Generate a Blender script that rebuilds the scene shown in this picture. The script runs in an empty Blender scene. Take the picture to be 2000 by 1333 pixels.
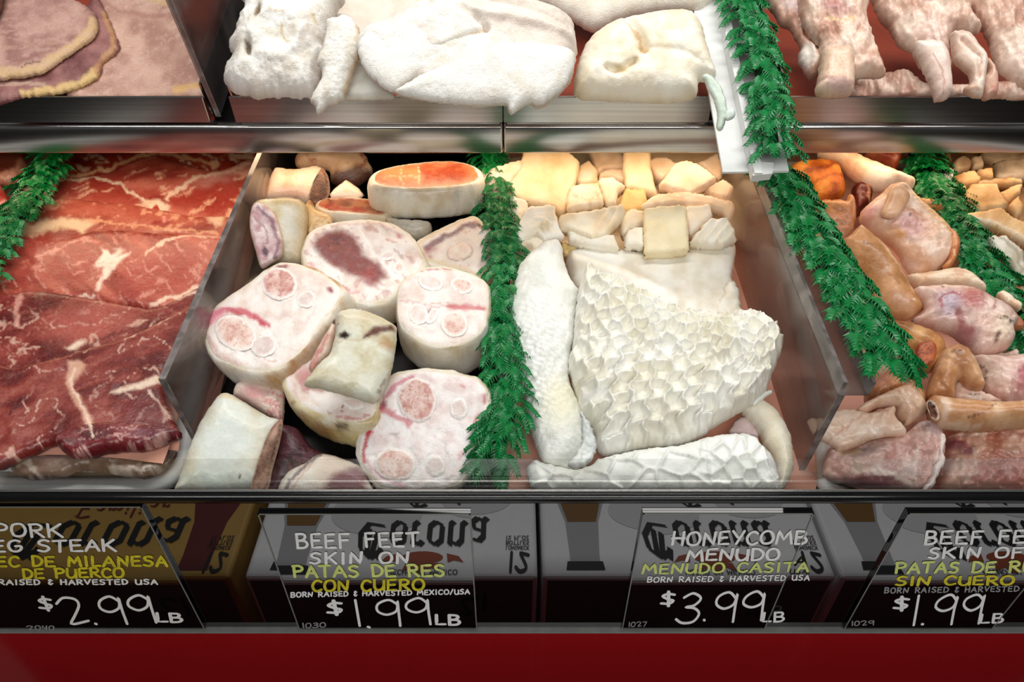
import bpy, bmesh, math, random
import numpy as np
from mathutils import Vector, Matrix
from mathutils.geometry import delaunay_2d_cdt
random.seed(7)
S = bpy.context.scene
COL = S.collection
# ------------------------------------------------------------------ camera, world, lights, exposure
FPX = 1412.0
PITCH = math.radians(39.3)
CAM = np.array([0.0, -0.40, 1.35])
FW = np.array([0, math.cos(PITCH), -math.sin(PITCH)])
UP = np.array([0, math.sin(PITCH), math.cos(PITCH)])
cd = bpy.data.cameras.new('camera')
cd.sensor_width = 36.0
cd.lens = FPX / 2000 * 36
cd.clip_start = 0.02
cam = bpy.data.objects.new('camera', cd)
cam.location = CAM
cam.rotation_euler = (math.pi / 2 - PITCH, 0, 0)
COL.objects.link(cam)
S.camera = cam
S.view_settings.view_transform = 'Standard'
S.view_settings.look = 'None'
S.view_settings.gamma = 1
S.view_settings.use_curve_mapping = False
S.view_settings.exposure = 0.3
w = bpy.data.worlds.new('world')
S.world = w
w.use_nodes = True
w.node_tree.nodes['Background'].inputs[0].default_value = (0.95, 0.98, 1.0, 1)
w.node_tree.nodes['Background'].inputs[1].default_value = 0.07


def area(name, loc, target, sx, sy, power, color):
    l = bpy.data.lights.new(name, 'AREA')
    l.shape = 'RECTANGLE'
    l.size, l.size_y = sx, sy
    l.energy = power
    l.color = color
    o = bpy.data.objects.new(name, l)
    o.location = loc
    o.rotation_euler = (Vector(target) - Vector(loc)).to_track_quat('-Z', 'Y').to_euler()
    COL.objects.link(o)
    return o


area('case_lamp', (0, 0.36, 1.72), (0, 0.28, 0.8), 1.7, 0.08, 7.2, (1.0, 0.985, 0.95))
area('aisle_lamp', (0.1, -1.45, 2.35), (0, -0.1, 0.6), 1.8, 0.5, 22, (1.0, 0.98, 0.95))
area('shelf_lamp', (-0.02, 0.47, 0.972), (-0.02, 0.40, 0.80), 1.5, 0.03, 1.0, (1.0, 0.71, 0.46))

# ------------------------------------------------------------------ projection helpers (survey of the photograph)
def ray(px):
    px = np.asarray(px, float).reshape(-1, 2)
    return FW[None] + ((px[:, :1] - 1000) / FPX) * np.array([[1.0, 0, 0]]) + ((666.5 - px[:, 1:]) / FPX) * UP[None]


def hit(px, o, n):
    d = ray(px)
    t = ((np.asarray(o) - CAM) @ n) / (d @ n)
    return CAM + d * t[:, None]


def proj(P):
    q = np.asarray(P) - CAM
    z = q @ FW
    return np.stack([1000 + FPX * q[:, 0] / z, 666.5 - FPX * (q @ UP) / z], 1)


def unit(v):
    v = np.asarray(v, float)
    return v / np.linalg.norm(v)


LOW_S, UPP_S = 0.1334, 0.33
LOW_N = unit([0, -LOW_S, 1])
UPP_N = unit([0, -UPP_S, 1])
LOW_O = np.array([0, 0.03, 0.78])
UPP_O = np.array([0, 0.41, 1.030])
LOW, UPP = (LOW_O, LOW_N), (UPP_O, UPP_N)


def deck_plane(deck, h):
    return deck[0] + deck[1] * h, deck[1]


def at(px, h, deck=LOW):
    o, n = deck_plane(deck, h)
    return hit([px], o, n)[0]


def plane_for(c, h, tilt, deck=LOW, n=None):
    p = at(c, h, deck)
    if n is None:
        tc = unit(CAM - p)
        n = unit(deck[1] * (1 - tilt) + tc * tilt)
    else:
        n = unit(n)
    return p, n


# ------------------------------------------------------------------ noise and colour
def _hash(ix, iy, s):
    h = (ix.astype(np.int64) * 374761393 + iy.astype(np.int64) * 668265263 + s * 974711) & 0xFFFFFFFF
    h = ((h ^ (h >> 13)) * 1274126177) & 0xFFFFFFFF
    return ((h ^ (h >> 16)) & 0xFFFF) / 65535.0


def vnoise(p, s=0):
    i = np.floor(p)
    f = p - i
    f = f * f * (3 - 2 * f)
    ix, iy = i[:, 0], i[:, 1]
    a, b = _hash(ix, iy, s), _hash(ix + 1, iy, s)
    c, d = _hash(ix, iy + 1, s), _hash(ix + 1, iy + 1, s)
    return (a * (1 - f[:, 0]) + b * f[:, 0]) * (1 - f[:, 1]) + (c * (1 - f[:, 0]) + d * f[:, 0]) * f[:, 1]


def fbm(p, s=0, o=4):
    r, a, t = 0, 0.5, 0
    for k in range(o):
        r = r + a * vnoise(p * 2 ** k + 17.3 * k, s + k)
        t += a
        a *= 0.5
    return r / t


def rot2(p, deg):
    a = math.radians(deg)
    c, s_ = math.cos(a), math.sin(a)
    return np.stack([p[:, 0] * c + p[:, 1] * s_, -p[:, 0] * s_ + p[:, 1] * c], 1)


def sstep(a, b, x):
    t = np.clip((x - a) / (b - a + 1e-9), 0, 1)
    return t * t * (3 - 2 * t)


def lin(c):
    c = np.asarray(c, float) / 255
    return np.where(c <= 0.04045, c / 12.92, ((c + 0.055) / 1.055) ** 2.4)


def seg_dist(p, pts, closed=False):
    pts = np.asarray(pts, float)
    n = len(pts)
    best = np.full(len(p), 1e9)
    for i in range(n if closed else n - 1):
        a, b = pts[i], pts[(i + 1) % n]
        ab = b - a
        t = np.clip(((p - a) @ ab) / (ab @ ab + 1e-9), 0, 1)
        best = np.minimum(best, np.hypot(*(p - a - t[:, None] * ab).T))
    return best


def inside(p, poly):
    poly = np.asarray(poly, float)
    r = np.zeros(len(p), bool)
    n = len(poly)
    for i in range(n):
        a, b = poly[i], poly[(i + 1) % n]
        c = (a[1] > p[:, 1]) != (b[1] > p[:, 1])
        x = (b[0] - a[0]) * (p[:, 1] - a[1]) / (b[1] - a[1] + 1e-12) + a[0]
        r ^= c & (p[:, 0] < x)
    return r


def worley(p, s=0):
    i = np.floor(p)
    d1 = np.full(len(p), 9.0)
    d2 = np.full(len(p), 9.0)
    for dx in (-1, 0, 1):
        for dy in (-1, 0, 1):
            cx, cy = i[:, 0] + dx, i[:, 1] + dy
            q = np.hypot(cx + 0.15 + 0.7 * _hash(cx, cy, s) - p[:, 0], cy + 0.15 + 0.7 * _hash(cx, cy, s + 5) - p[:, 1])
            m = q < d1
            d2 = np.where(m, d1, np.minimum(d2, q))
            d1 = np.where(m, q, d1)
    return d1, d2


def paint(px, d, sp):
    """Albedo of a piece: a mottled ground colour with fat seams, stains, streaks and a few painted shadows."""
    seed = sp.get('seed', 1)
    sc, an, ro = sp.get('sc', 40), sp.get('an', 1), sp.get('ro', 0)
    q = rot2(px, ro) / np.array([sc * an, sc])
    f = np.clip((fbm(q, seed, 5) - 0.3) / 0.4, 0, 1)
    cs = [lin(c) for c in sp['c']]
    if len(cs) == 1:
        out = cs[0] * (0.9 + 0.2 * f[:, None])
    else:
        k = f * (len(cs) - 1)
        i = np.minimum(k.astype(int), len(cs) - 2)
        t = (k - i)[:, None]
        arr = np.array(cs)
        out = arr[i] * (1 - t) + arr[i + 1] * t
    wv = sp.get('warp', 5)
    wp = px + wv * np.stack([fbm(px / 14, seed + 31) - 0.5, fbm(px / 14, seed + 47) - 0.5], 1) * 2
    for m in sp.get('m', ()):
        k = m[0]
        if k == 'e':
            _, x, y, rx, ry, rt, c, so, a = m
            e = rot2(wp - np.array([x, y]), rt)
            r = np.hypot(e[:, 0] / rx, e[:, 1] / ry)
            wgt = a * (1 - sstep(1 - so, 1 + so, r))
        elif k == 'l':
            _, pts, wd, c, a = m
            wgt = a * (1 - sstep(wd * 0.35, wd, seg_dist(wp, pts)))
        elif k == 'o':
            _, x, y, rx, ry, rt, wd, c, a = m
            e = rot2(wp - np.array([x, y]), rt)
            r = np.hypot(e[:, 0] / rx, e[:, 1] / ry)
            wgt = a * (1 - sstep(wd * 0.4, wd, np.abs(r - 1)))
        elif k == 'p':
            _, pts, c, so, a = m
            sd = seg_dist(wp, pts, True) * np.where(inside(wp, pts), 1, -1)
            wgt = a * sstep(-so, so, sd)
        elif k == 'g':
            _, x0, y0, x1, y1, c, a = m
            v = np.array([x1 - x0, y1 - y0], float)
            wgt = a * sstep(0, 1, (px - np.array([x0, y0])) @ v / (v @ v))
        elif k == 's':
            _, s2, an2, ro2, lo, hi, c, a = m
            wgt = a * sstep(lo, hi, fbm(rot2(wp, ro2) / np.array([s2 * an2, s2]), seed + 71, 4))
        elif k == 'v':
            _, s2, an2, ro2, wd, c, a = m
            f2 = fbm(rot2(wp, ro2) / np.array([s2 * an2, s2]), seed + 91, 3)
            g2 = fbm(px / (s2 * 2.2), seed + 13, 2)
            wgt = a * (1 - sstep(wd * 0.3, wd, np.abs(f2 - 0.5))) * sstep(0.35, 0.6, g2)
        wgt = np.clip(wgt, 0, 1)[:, None]
        out = out * (1 - wgt) + lin(c) * wgt
    if 'rim' in sp and d is not None:
        c, wd, a = sp['rim']
        wgt = (a * (1 - sstep(wd * 0.4, wd, d + 2.5 * (fbm(px / 9, seed + 3) - 0.5) * 2)))[:, None]
        wgt = np.clip(wgt, 0, 1)
        out = out * (1 - wgt) + lin(c) * wgt
    return out


# ------------------------------------------------------------------ materials
MATS = {}


def mat_nodes(name):
    m = bpy.data.materials.new(name)
    m.use_nodes = True
    nt = m.node_tree
    return m, nt, nt.nodes['Principled BSDF']


def organic(name, rough=0.35, spec=0.5, bump=0.25, bscale=350, sss=0.0, coat=0.0, bump2=0.0, b2scale=60):
    m, nt, b = mat_nodes(name)
    a = nt.nodes.new('ShaderNodeVertexColor')
    a.layer_name = 'Col'
    tc = nt.nodes.new('ShaderNodeTexCoord')
    nz = nt.nodes.new('ShaderNodeTexNoise')
    nz.inputs['Scale'].default_value = bscale
    nz.inputs['Detail'].default_value = 6
    nt.links.new(tc.outputs['Object'], nz.inputs['Vector'])
    hs = nt.nodes.new('ShaderNodeMixRGB')
    hs.blend_type = 'OVERLAY'
    hs.inputs[0].default_value = 0.22
    nt.links.new(a.outputs['Color'], hs.inputs[1])
    nt.links.new(nz.outputs['Fac'], hs.inputs[2])
    nt.links.new(hs.outputs[0], b.inputs['Base Color'])
    bp = nt.nodes.new('ShaderNodeBump')
    bp.inputs['Strength'].default_value = bump
    bp.inputs['Distance'].default_value = 0.002
    nt.links.new(nz.outputs['Fac'], bp.inputs['Height'])
    last = bp
    if bump2:
        n2 = nt.nodes.new('ShaderNodeTexNoise')
        n2.inputs['Scale'].default_value = b2scale
        n2.inputs['Detail'].default_value = 3
        nt.links.new(tc.outputs['Object'], n2.inputs['Vector'])
        b2 = nt.nodes.new('ShaderNodeBump')
        b2.inputs['Strength'].default_value = bump2
        b2.inputs['Distance'].default_value = 0.006
        nt.links.new(n2.outputs['Fac'], b2.inputs['Height'])
        nt.links.new(bp.outputs[0], b2.inputs['Normal'])
        last = b2
    nt.links.new(last.outputs[0], b.inputs['Normal'])
    rr = nt.nodes.new('ShaderNodeMapRange')
    rr.inputs[1].default_value, rr.inputs[2].default_value = 0.3, 0.7
    rr.inputs[3].default_value, rr.inputs[4].default_value = rough - 0.1, rough + 0.15
    nt.links.new(nz.outputs['Fac'], rr.inputs[0])
    nt.links.new(rr.outputs[0], b.inputs['Roughness'])
    b.inputs['Specular IOR Level'].default_value = spec
    b.inputs['Coat Weight'].default_value = coat
    b.inputs['Coat Roughness'].default_value = 0.2
    if sss:
        b.inputs['Subsurface Weight'].default_value = sss
        b.inputs['Subsurface Radius'].default_value = (1.0, 0.55, 0.4)
        b.inputs['Subsurface Scale'].default_value = 0.006
    MATS[name] = m
    return m


def plain(name, col, rough=0.5, metal=0.0, spec=0.5, noise=0.0, nscale=(80, 80, 80), bump=0.0, ior=1.5, coat=0.0, col2=None):
    m, nt, b = mat_nodes(name)
    b.inputs['Roughness'].default_value = rough
    b.inputs['Metallic'].default_value = metal
    b.inputs['Specular IOR Level'].default_value = spec
    b.inputs['IOR'].default_value = ior
    b.inputs['Coat Weight'].default_value = coat
    tc = nt.nodes.new('ShaderNodeTexCoord')
    mp = nt.nodes.new('ShaderNodeMapping')
    mp.inputs['Scale'].default_value = nscale
    nz = nt.nodes.new('ShaderNodeTexNoise')
    nz.inputs['Scale'].default_value = 1.0
    nz.inputs['Detail'].default_value = 5
    nt.links.new(tc.outputs['Object'], mp.inputs[0])
    nt.links.new(mp.outputs[0], nz.inputs['Vector'])
    r = nt.nodes.new('ShaderNodeValToRGB')
    c = lin(col)
    c2 = lin(col2) if col2 is not None else c * (1 - noise)
    r.color_ramp.elements[0].position = 0.3
    r.color_ramp.elements[1].position = 0.7
    r.color_ramp.elements[0].color = (*c2, 1)
    r.color_ramp.elements[1].color = (*c, 1)
    nt.links.new(nz.outputs['Fac'], r.inputs[0])
    nt.links.new(r.outputs[0], b.inputs['Base Color'])
    if bump:
        bp = nt.nodes.new('ShaderNodeBump')
        bp.inputs['Strength'].default_value = bump
        bp.inputs['Distance'].default_value = 0.001
        nt.links.new(nz.outputs['Fac'], bp.inputs['Height'])
        nt.links.new(bp.outputs[0], b.inputs['Normal'])
    MATS[name] = m
    return m


def clear(name, tint, haze, haze_col, rough=0.05, streak=None, power=1.0):
    """Clear sheet: straight-through light, a Fresnel gloss and a little surface haze (scratches, smears)."""
    m = bpy.data.materials.new(name)
    m.use_nodes = True
    nt = m.node_tree
    nt.nodes.clear()
    out = nt.nodes.new('ShaderNodeOutputMaterial')
    tr = nt.nodes.new('ShaderNodeBsdfTransparent')
    tr.inputs[0].default_value = (*tint, 1)
    gl = nt.nodes.new('ShaderNodeBsdfGlossy')
    gl.inputs['Roughness'].default_value = rough
    df = nt.nodes.new('ShaderNodeBsdfDiffuse')
    df.inputs[0].default_value = (*haze_col, 1)
    fr = nt.nodes.new('ShaderNodeFresnel')
    fr.inputs[0].default_value = 1.45
    mu = nt.nodes.new('ShaderNodeMath')
    mu.operation = 'MULTIPLY'
    mu.inputs[1].default_value = power
    nt.links.new(fr.outputs[0], mu.inputs[0])
    tc = nt.nodes.new('ShaderNodeTexCoord')
    mp = nt.nodes.new('ShaderNodeMapping')
    mp.inputs['Scale'].default_value = streak or (9, 9, 9)
    nz = nt.nodes.new('ShaderNodeTexNoise')
    nz.inputs['Scale'].default_value = 1
    nz.inputs['Detail'].default_value = 5
    nt.links.new(tc.outputs['Object'], mp.inputs[0])
    nt.links.new(mp.outputs[0], nz.inputs['Vector'])
    mr = nt.nodes.new('ShaderNodeMapRange')
    mr.inputs[1].default_value, mr.inputs[2].default_value = 0.4, 0.75
    mr.inputs[3].default_value, mr.inputs[4].default_value = haze * 0.4, haze * 1.8
    nt.links.new(nz.outputs['Fac'], mr.inputs[0])
    m1 = nt.nodes.new('ShaderNodeMixShader')
    nt.links.new(mr.outputs[0], m1.inputs[0])
    nt.links.new(tr.outputs[0], m1.inputs[1])
    nt.links.new(df.outputs[0], m1.inputs[2])
    m2 = nt.nodes.new('ShaderNodeMixShader')
    nt.links.new(mu.outputs[0], m2.inputs[0])
    nt.links.new(m1.outputs[0], m2.inputs[1])
    nt.links.new(gl.outputs[0], m2.inputs[2])
    nt.links.new(m2.outputs[0], out.inputs[0])
    MATS[name] = m
    return m


organic('raw_meat', 0.34, 0.5, 0.25, 300, 0.0, 0.15, 0.15, 70)
organic('cut_meat', 0.36, 0.5, 0.35, 450, 0.12, 0.1, 0.12, 90)
organic('skin', 0.36, 0.45, 0.2, 300, 0.08, 0.15, 0.1, 60)
organic('tripe', 0.40, 0.4, 0.25, 550, 0.10, 0.0, 0.08, 110)
organic('pile_tripe', 0.5, 0.35, 0.6, 900, 0.12, 0.0, 0.08, 160)
organic('cooked_meat', 0.5, 0.35, 0.4, 400, 0.0, 0.0, 0.15, 60)
plain('steel', (196, 193, 190), 0.2, 1.0, noise=0.22, nscale=(5, 300, 300), bump=0.015)
plain('dark_steel', (80, 76, 76), 0.3, 1.0, noise=0.35, nscale=(6, 400, 400), bump=0.05)
plain('black_plastic', (16, 15, 15), 0.35, noise=0.3)
plain('black_rail', (9, 9, 10), 0.16, noise=0.3)
plain('black_gloss', (5, 5, 6), 0.015, ior=2.5, noise=0.0)
plain('card_black', (7, 7, 8), 0.015, ior=2.5, noise=0.0)
plain('red_gloss', (158, 24, 28), 0.10, noise=0.12, nscale=(300, 300, 300), ior=1.42)
plain('white_plastic', (222, 224, 222), 0.4, noise=0.08, nscale=(60, 60, 60))
plain('white_chalk', (238, 238, 236), 0.7, noise=0.12, nscale=(300, 300, 300))
plain('yellow_chalk', (222, 208, 40), 0.7, noise=0.35, nscale=(160, 160, 160))
plain('lime_chalk', (216, 228, 128), 0.7, noise=0.25, nscale=(160, 160, 160))
plain('grey_chalk', (150, 150, 150), 0.7, noise=0.2)
plain('peach_paper', (228, 166, 144), 0.6, noise=0.12, nscale=(40, 40, 40))
plain('wet_paper', (150, 62, 40), 0.45, noise=0.25, nscale=(25, 25, 25))
plain('leaf_green', (0, 124, 58), 0.33, noise=0.3, nscale=(3, 3, 3))
plain('stem_green', (4, 70, 30), 0.4, noise=0.3)
plain('card_edge', (120, 122, 118), 0.3, noise=0.2)
plain('carton_white', (235, 235, 238), 0.55, noise=0.04)
plain('carton_tan', (176, 138, 66), 0.55, noise=0.06)
plain('carton_end_shade', (92, 93, 104), 0.6, noise=0.05)  # darker grey with the shade of the case-facing carton ends put in
plain('ink_black', (14, 14, 16), 0.6)
plain('ink_red', (92, 14, 16), 0.6)
plain('ink_brown', (150, 70, 40), 0.6)
plain('ink_amber', (120, 82, 22), 0.6)
plain('ink_grey', (165, 165, 170), 0.6)
plain('ink_pale', (205, 205, 208), 0.6)
plain('floor_tile', (120, 116, 110), 0.5, noise=0.2, nscale=(8, 8, 8))
plain('case_inner', (60, 58, 56), 0.5, noise=0.2)
clear('acrylic', (0.97, 0.94, 0.93), 0.07, (0.75, 0.66, 0.63), 0.10, (14, 14, 14), 0.9)
clear('acrylic_edge', (0.72, 0.68, 0.66), 0.25, (0.6, 0.54, 0.52), 0.2, (60, 60, 60), 1.5)
clear('front_glass', (0.97, 0.975, 0.97), 0.007, (0.6, 0.58, 0.58), 0.05, (1.2, 1, 420), 0.14)


# ------------------------------------------------------------------ object helpers
def tag(o, label=None, cat=None, group=None, kind=None):
    for k, v in (('label', label), ('category', cat), ('group', group), ('kind', kind)):
        if v:
            o[k] = v
    return o


def obj(name, verts, faces, mat, parent=None, cols=None, smooth=True, origin=None):
    """verts are world coordinates; the object gets a sensible origin, a child shares its root's frame."""
    V = np.asarray(verts, float)
    base = np.zeros(3)
    loc = None
    if parent is None:
        loc = np.array([V[:, 0].mean(), V[:, 1].mean(), V[:, 2].min()]) if origin is None else np.asarray(origin)
        base = loc
    else:
        p = parent
        while p is not None:
            base = base + np.array(p.location)
            p = p.parent
    me = bpy.data.meshes.new(name)
    me.from_pydata((V - base).tolist(), [], [list(map(int, f)) for f in faces])
    if smooth:
        me.polygons.foreach_set('use_smooth', [True] * len(me.polygons))
    if cols is not None:
        ca = me.color_attributes.new('Col', 'FLOAT_COLOR', 'POINT')
        c4 = np.ones((len(V), 4), np.float32)
        c4[:, :3] = cols
        ca.data.foreach_set('color', c4.ravel())
    me.materials.append(MATS[mat] if isinstance(mat, str) else mat)
    me.update()
    o = bpy.data.objects.new(name, me)
    COL.objects.link(o)
    if parent is None:
        o.location = loc
    else:
        o.parent = parent
    return o


def empty(name, loc, label=None, cat=None, group=None):
    o = bpy.data.objects.new(name, None)
    o.location = loc
    o.empty_display_size = 0.05
    COL.objects.link(o)
    return tag(o, label, cat, group)


def box_mesh(x0, x1, y0, y1, z0, z1, bev=0.0, seg=2, M=None):
    bm = bmesh.new()
    bmesh.ops.create_cube(bm, size=1)
    for v in bm.verts:
        v.co = Vector(((x0 + x1) / 2 + v.co.x * (x1 - x0), (y0 + y1) / 2 + v.co.y * (y1 - y0), (z0 + z1) / 2 + v.co.z * (z1 - z0)))
    if bev:
        bmesh.ops.bevel(bm, geom=bm.edges[:], offset=bev, segments=seg, profile=0.5, affect='EDGES')
    if M is not None:
        bm.transform(M)
    V = [tuple(v.co) for v in bm.verts]
    idx = {v: i for i, v in enumerate(bm.verts)}
    Fc = [[idx[v] for v in f.verts] for f in bm.faces]
    bm.free()
    return V, Fc


def box(name, x0, x1, y0, y1, z0, z1, mat, parent=None, bev=0.0, seg=2, M=None, smooth=False):
    V, Fc = box_mesh(x0, x1, y0, y1, z0, z1, bev, seg, M)
    return obj(name, V, Fc, mat, parent, smooth=smooth)


def prism(name, top, depth_vec, mat, parent=None):
    """A plate: closed outline TOP (world points) with thickness along depth_vec."""
    top = np.asarray(top, float)
    n = len(top)
    V = np.vstack([top, top + np.asarray(depth_vec)])
    Fc = [list(range(n)), list(range(2 * n - 1, n - 1, -1))] + [[i, i + n, (i + 1) % n + n, (i + 1) % n] for i in range(n)]
    return obj(name, V, Fc, mat, parent, smooth=False)


def spline(pts, step=5.0, closed=True):
    pts = np.asarray(pts, float)
    n = len(pts)
    out = []
    for i in range(n if closed else n - 1):
        if closed:
            p0, p1, p2, p3 = pts[(i - 1) % n], pts[i], pts[(i + 1) % n], pts[(i + 2) % n]
        else:
            p0, p1, p2, p3 = pts[max(i - 1, 0)], pts[i], pts[i + 1], pts[min(i + 2, n - 1)]
        k = max(1, int(round(np.linalg.norm(p2 - p1) / step)))
        for j in range(k):
            t = j / k
            out.append(0.5 * (2 * p1 + (p2 - p0) * t + (2 * p0 - 5 * p1 + 4 * p2 - p3) * t * t + (3 * p1 - p0 - 3 * p2 + p3) * t ** 3))
    if not closed:
        out.append(pts[-1])
    return np.array(out)


def resample_sharp(pts, step):
    pts = np.asarray(pts, float)
    out = []
    for i in range(len(pts)):
        a, b = pts[i], pts[(i + 1) % len(pts)]
        k = max(1, int(round(np.linalg.norm(b - a) / step)))
        out += [a + (b - a) * j / k for j in range(k)]
    return np.array(out)


def grid_fill(poly, step, smooth=True, fuzz=0.0, fz_sc=7.0, seed=0):
    b = spline(poly, step) if smooth else resample_sharp(poly, step)
    if fuzz:
        c = np.roll(b, -1, 0) - np.roll(b, 1, 0)
        nn = np.stack([c[:, 1], -c[:, 0]], 1) / (np.linalg.norm(c, axis=1)[:, None] + 1e-9)
        b = b + nn * ((fbm(b / fz_sc, seed + 5, 3) - 0.5) * 2 * fuzz)[:, None]
    lo, hi = b.min(0), b.max(0)
    ys = np.arange(lo[1], hi[1] + step, step * 0.866)
    pts = []
    rng = np.random.default_rng(seed + 1)
    for j, y in enumerate(ys):
        xs = np.arange(lo[0] + (step / 2 if j % 2 else 0), hi[0] + step, step)
        pts.append(np.stack([xs, np.full(len(xs), y)], 1))
    P = np.vstack(pts) + rng.uniform(-0.12, 0.12, (sum(len(p) for p in pts), 2)) * step
    m = inside(P, b)
    P = P[m]
    if len(P):
        P = P[seg_dist(P, b, True) > step * 0.55]
    A = np.vstack([b, P])
    nb = len(b)
    res = delaunay_2d_cdt([Vector(p) for p in A], [(i, (i + 1) % nb) for i in range(nb)], [], 1, 1e-5)
    V = np.array([tuple(v) for v in res[0]])
    Fc = [list(f) for f in res[2]]
    d = seg_dist(V, b, True)
    d[d < 0.02] = 0
    # boundary loop in order
    key = {i: None for i in range(nb)}
    for vi, orig in enumerate(res[3]):
        for o_ in orig:
            if o_ < nb:
                key[o_] = vi
    loop = [key[i] for i in range(nb) if key[i] is not None]
    T = np.array(Fc)
    a = V[T[:, 1]] - V[T[:, 0]]
    c = V[T[:, 2]] - V[T[:, 0]]
    sg = a[:, 0] * c[:, 1] - a[:, 1] * c[:, 0]
    T[sg > 0] = T[sg > 0][:, ::-1]          # picture y points down: keep the faces turned to the viewer
    return V, T, d, loop


def dome(d, R):
    x = np.clip(d / R, 0, 1)
    return np.sqrt(1 - (1 - x) ** 2)


def pillow(name, poly, h, sp, mat, tilt=0.5, front=0.02, back=0.02, R=40, step=5.0, deck=LOW, c=None, n=None, smooth=True,
           fuzz=0.0, hf=None, parent=None, lumps=0.0, lump_sc=25.0, lift=0.0, squash=None):
    """A closed soft body swelling both ways from its outline; hf(px, d) adds relief along the front normal (metres)."""
    seed = sp.get('seed', 1)
    V, T, d, loop = grid_fill(poly, step, smooth, fuzz, seed=seed)
    c = np.asarray(poly, float).mean(0) if c is None else c
    o, nn = plane_for(c, h, tilt, deck, n)
    B = hit(V, o, nn)
    z = front * dome(d, R)
    edge = sstep(0, min(R, 14), d)
    if lumps:
        z = z + lumps * (fbm(V / lump_sc, seed + 11, 3) - 0.5) * 2 * edge
    if hf is not None:
        z = z + hf(V, d) * edge
    Ft = B + nn * z[:, None]
    zb = -back * dome(d, R * 0.8)
    inner = np.where(d > 0)[0]
    mp = np.arange(len(V))
    mp[inner] = len(V) + np.arange(len(inner))
    Vb = B[inner] + nn * zb[inner][:, None]
    allV = np.vstack([Ft, Vb])
    allT = np.vstack([T, mp[T][:, ::-1]])
    col = paint(V, d, sp)
    cols = np.vstack([col, col[inner]])
    return obj(name, allV, allT, mat, parent, cols)


def slice_body(name, poly, h, n, thick, face_sp, side_sp, label=None, cat='meat', group=None, bulge=0.004, drift=(0, 0), step=4.0,
               deck=LOW, c=None, bones=(), dome_h=0.004, skin='skin', face='cut_meat', fuzz=1.0, sink=0.0015):
    """A cut of a leg: skin barrel (root mesh) with a cut face on top and bone ends set in it."""
    seed = face_sp.get('seed', 1)
    V, T, d, loop = grid_fill(poly, step, True, fuzz, seed=seed)
    c = np.asarray(poly, float).mean(0) if c is None else c
    o, nn = plane_for(c, h, 0, deck, n)
    B = hit(V, o, nn)
    L = B[loop]
    cen = L.mean(0)
    out = L - cen
    out = out / np.linalg.norm(out, axis=1)[:, None]
    rings, cols = [], []
    fr = [0.0, 0.0, 0.03, 0.1, 0.25, 0.45, 0.65, 0.82, 0.93, 1.0, 1.0]
    of = [-0.0015, 0.0, 0.5, 1.0, 1.3, 1.4, 1.3, 1.0, 0.4, -0.6, -1.6]
    ex = unit([1, 0, 0] - nn * nn[0])
    ey = np.cross(nn, ex)
    for f, q in zip(fr, of):
        off = q if abs(q) < 0.01 and f == 0 else q * bulge
        P = L + out * off - nn * (thick * f) + (ex * drift[0] + ey * drift[1]) * f
        P = P + out * ((fbm(proj(P) / 22, seed + 3, 3) - 0.5) * 0.004 * (f > 0.02))[:, None]
        rings.append(P)
        cols.append(paint(proj(P), None, side_sp))
    m = len(L)
    Vs = np.vstack(rings)
    Fs = []
    for r in range(len(rings) - 1):
        for i in range(m):
            j = (i + 1) % m
            Fs.append([r * m + i, (r + 1) * m + i, (r + 1) * m + j, r * m + j])
    Fs.append([(len(rings) - 1) * m + i for i in range(m)][::-1])
    # orientation: ring order follows the picture loop; flip if it points inward
    v0, v1, v2 = Vs[Fs[2 * m][0]], Vs[Fs[2 * m][1]], Vs[Fs[2 * m][2]]
    if np.dot(np.cross(v1 - v0, v2 - v0), out[0]) < 0:
        Fs = [f[::-1] for f in Fs]
    root = obj(name, Vs, Fs, skin, None, np.vstack(cols))
    tag(root, label, cat, group)
    z = dome_h * dome(d, 45) + (fbm(V / 16, seed + 9, 4) - 0.5) * 0.003 * sstep(0, 12, d)
    for b in bones:
        e = rot2(V - np.array(b[0:2]), b[4])
        r = np.hypot(e[:, 0] / b[2], e[:, 1] / b[3])
        z = z - 0.0008 * np.exp(-((r - 1.0) / 0.10) ** 2)
    obj('cut_face', B + nn * (z - 0.0004)[:, None], T, face, root, paint(V, d, face_sp))
    for b in bones:
        if len(b) > 6 and b[6] == 0:
            continue
        a = np.linspace(0, 2 * math.pi, 26, endpoint=False)
        e = np.stack([np.cos(a) * b[2] * 0.93, np.sin(a) * b[3] * 0.93], 1)
        e = rot2(e, -b[4]) + np.array(b[0:2])
        bV, bT, bd, bl = grid_fill(e, 3.0, True, 1.5, seed=seed + 2)
        bB = hit(bV, o, nn)
        zz = np.interp(np.arange(1), [0], [0])[0] + dome_h * dome(seg_dist(bV, V[loop], True), 45) + 0.0010 * dome(bd, 14) - 0.0002 + (fbm(bV / 6, seed + 4, 3) - 0.5) * 0.0012
        obj('bone', bB + nn * zz[:, None], bT, face, root, paint(bV, bd, b[5]))
    return root
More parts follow.
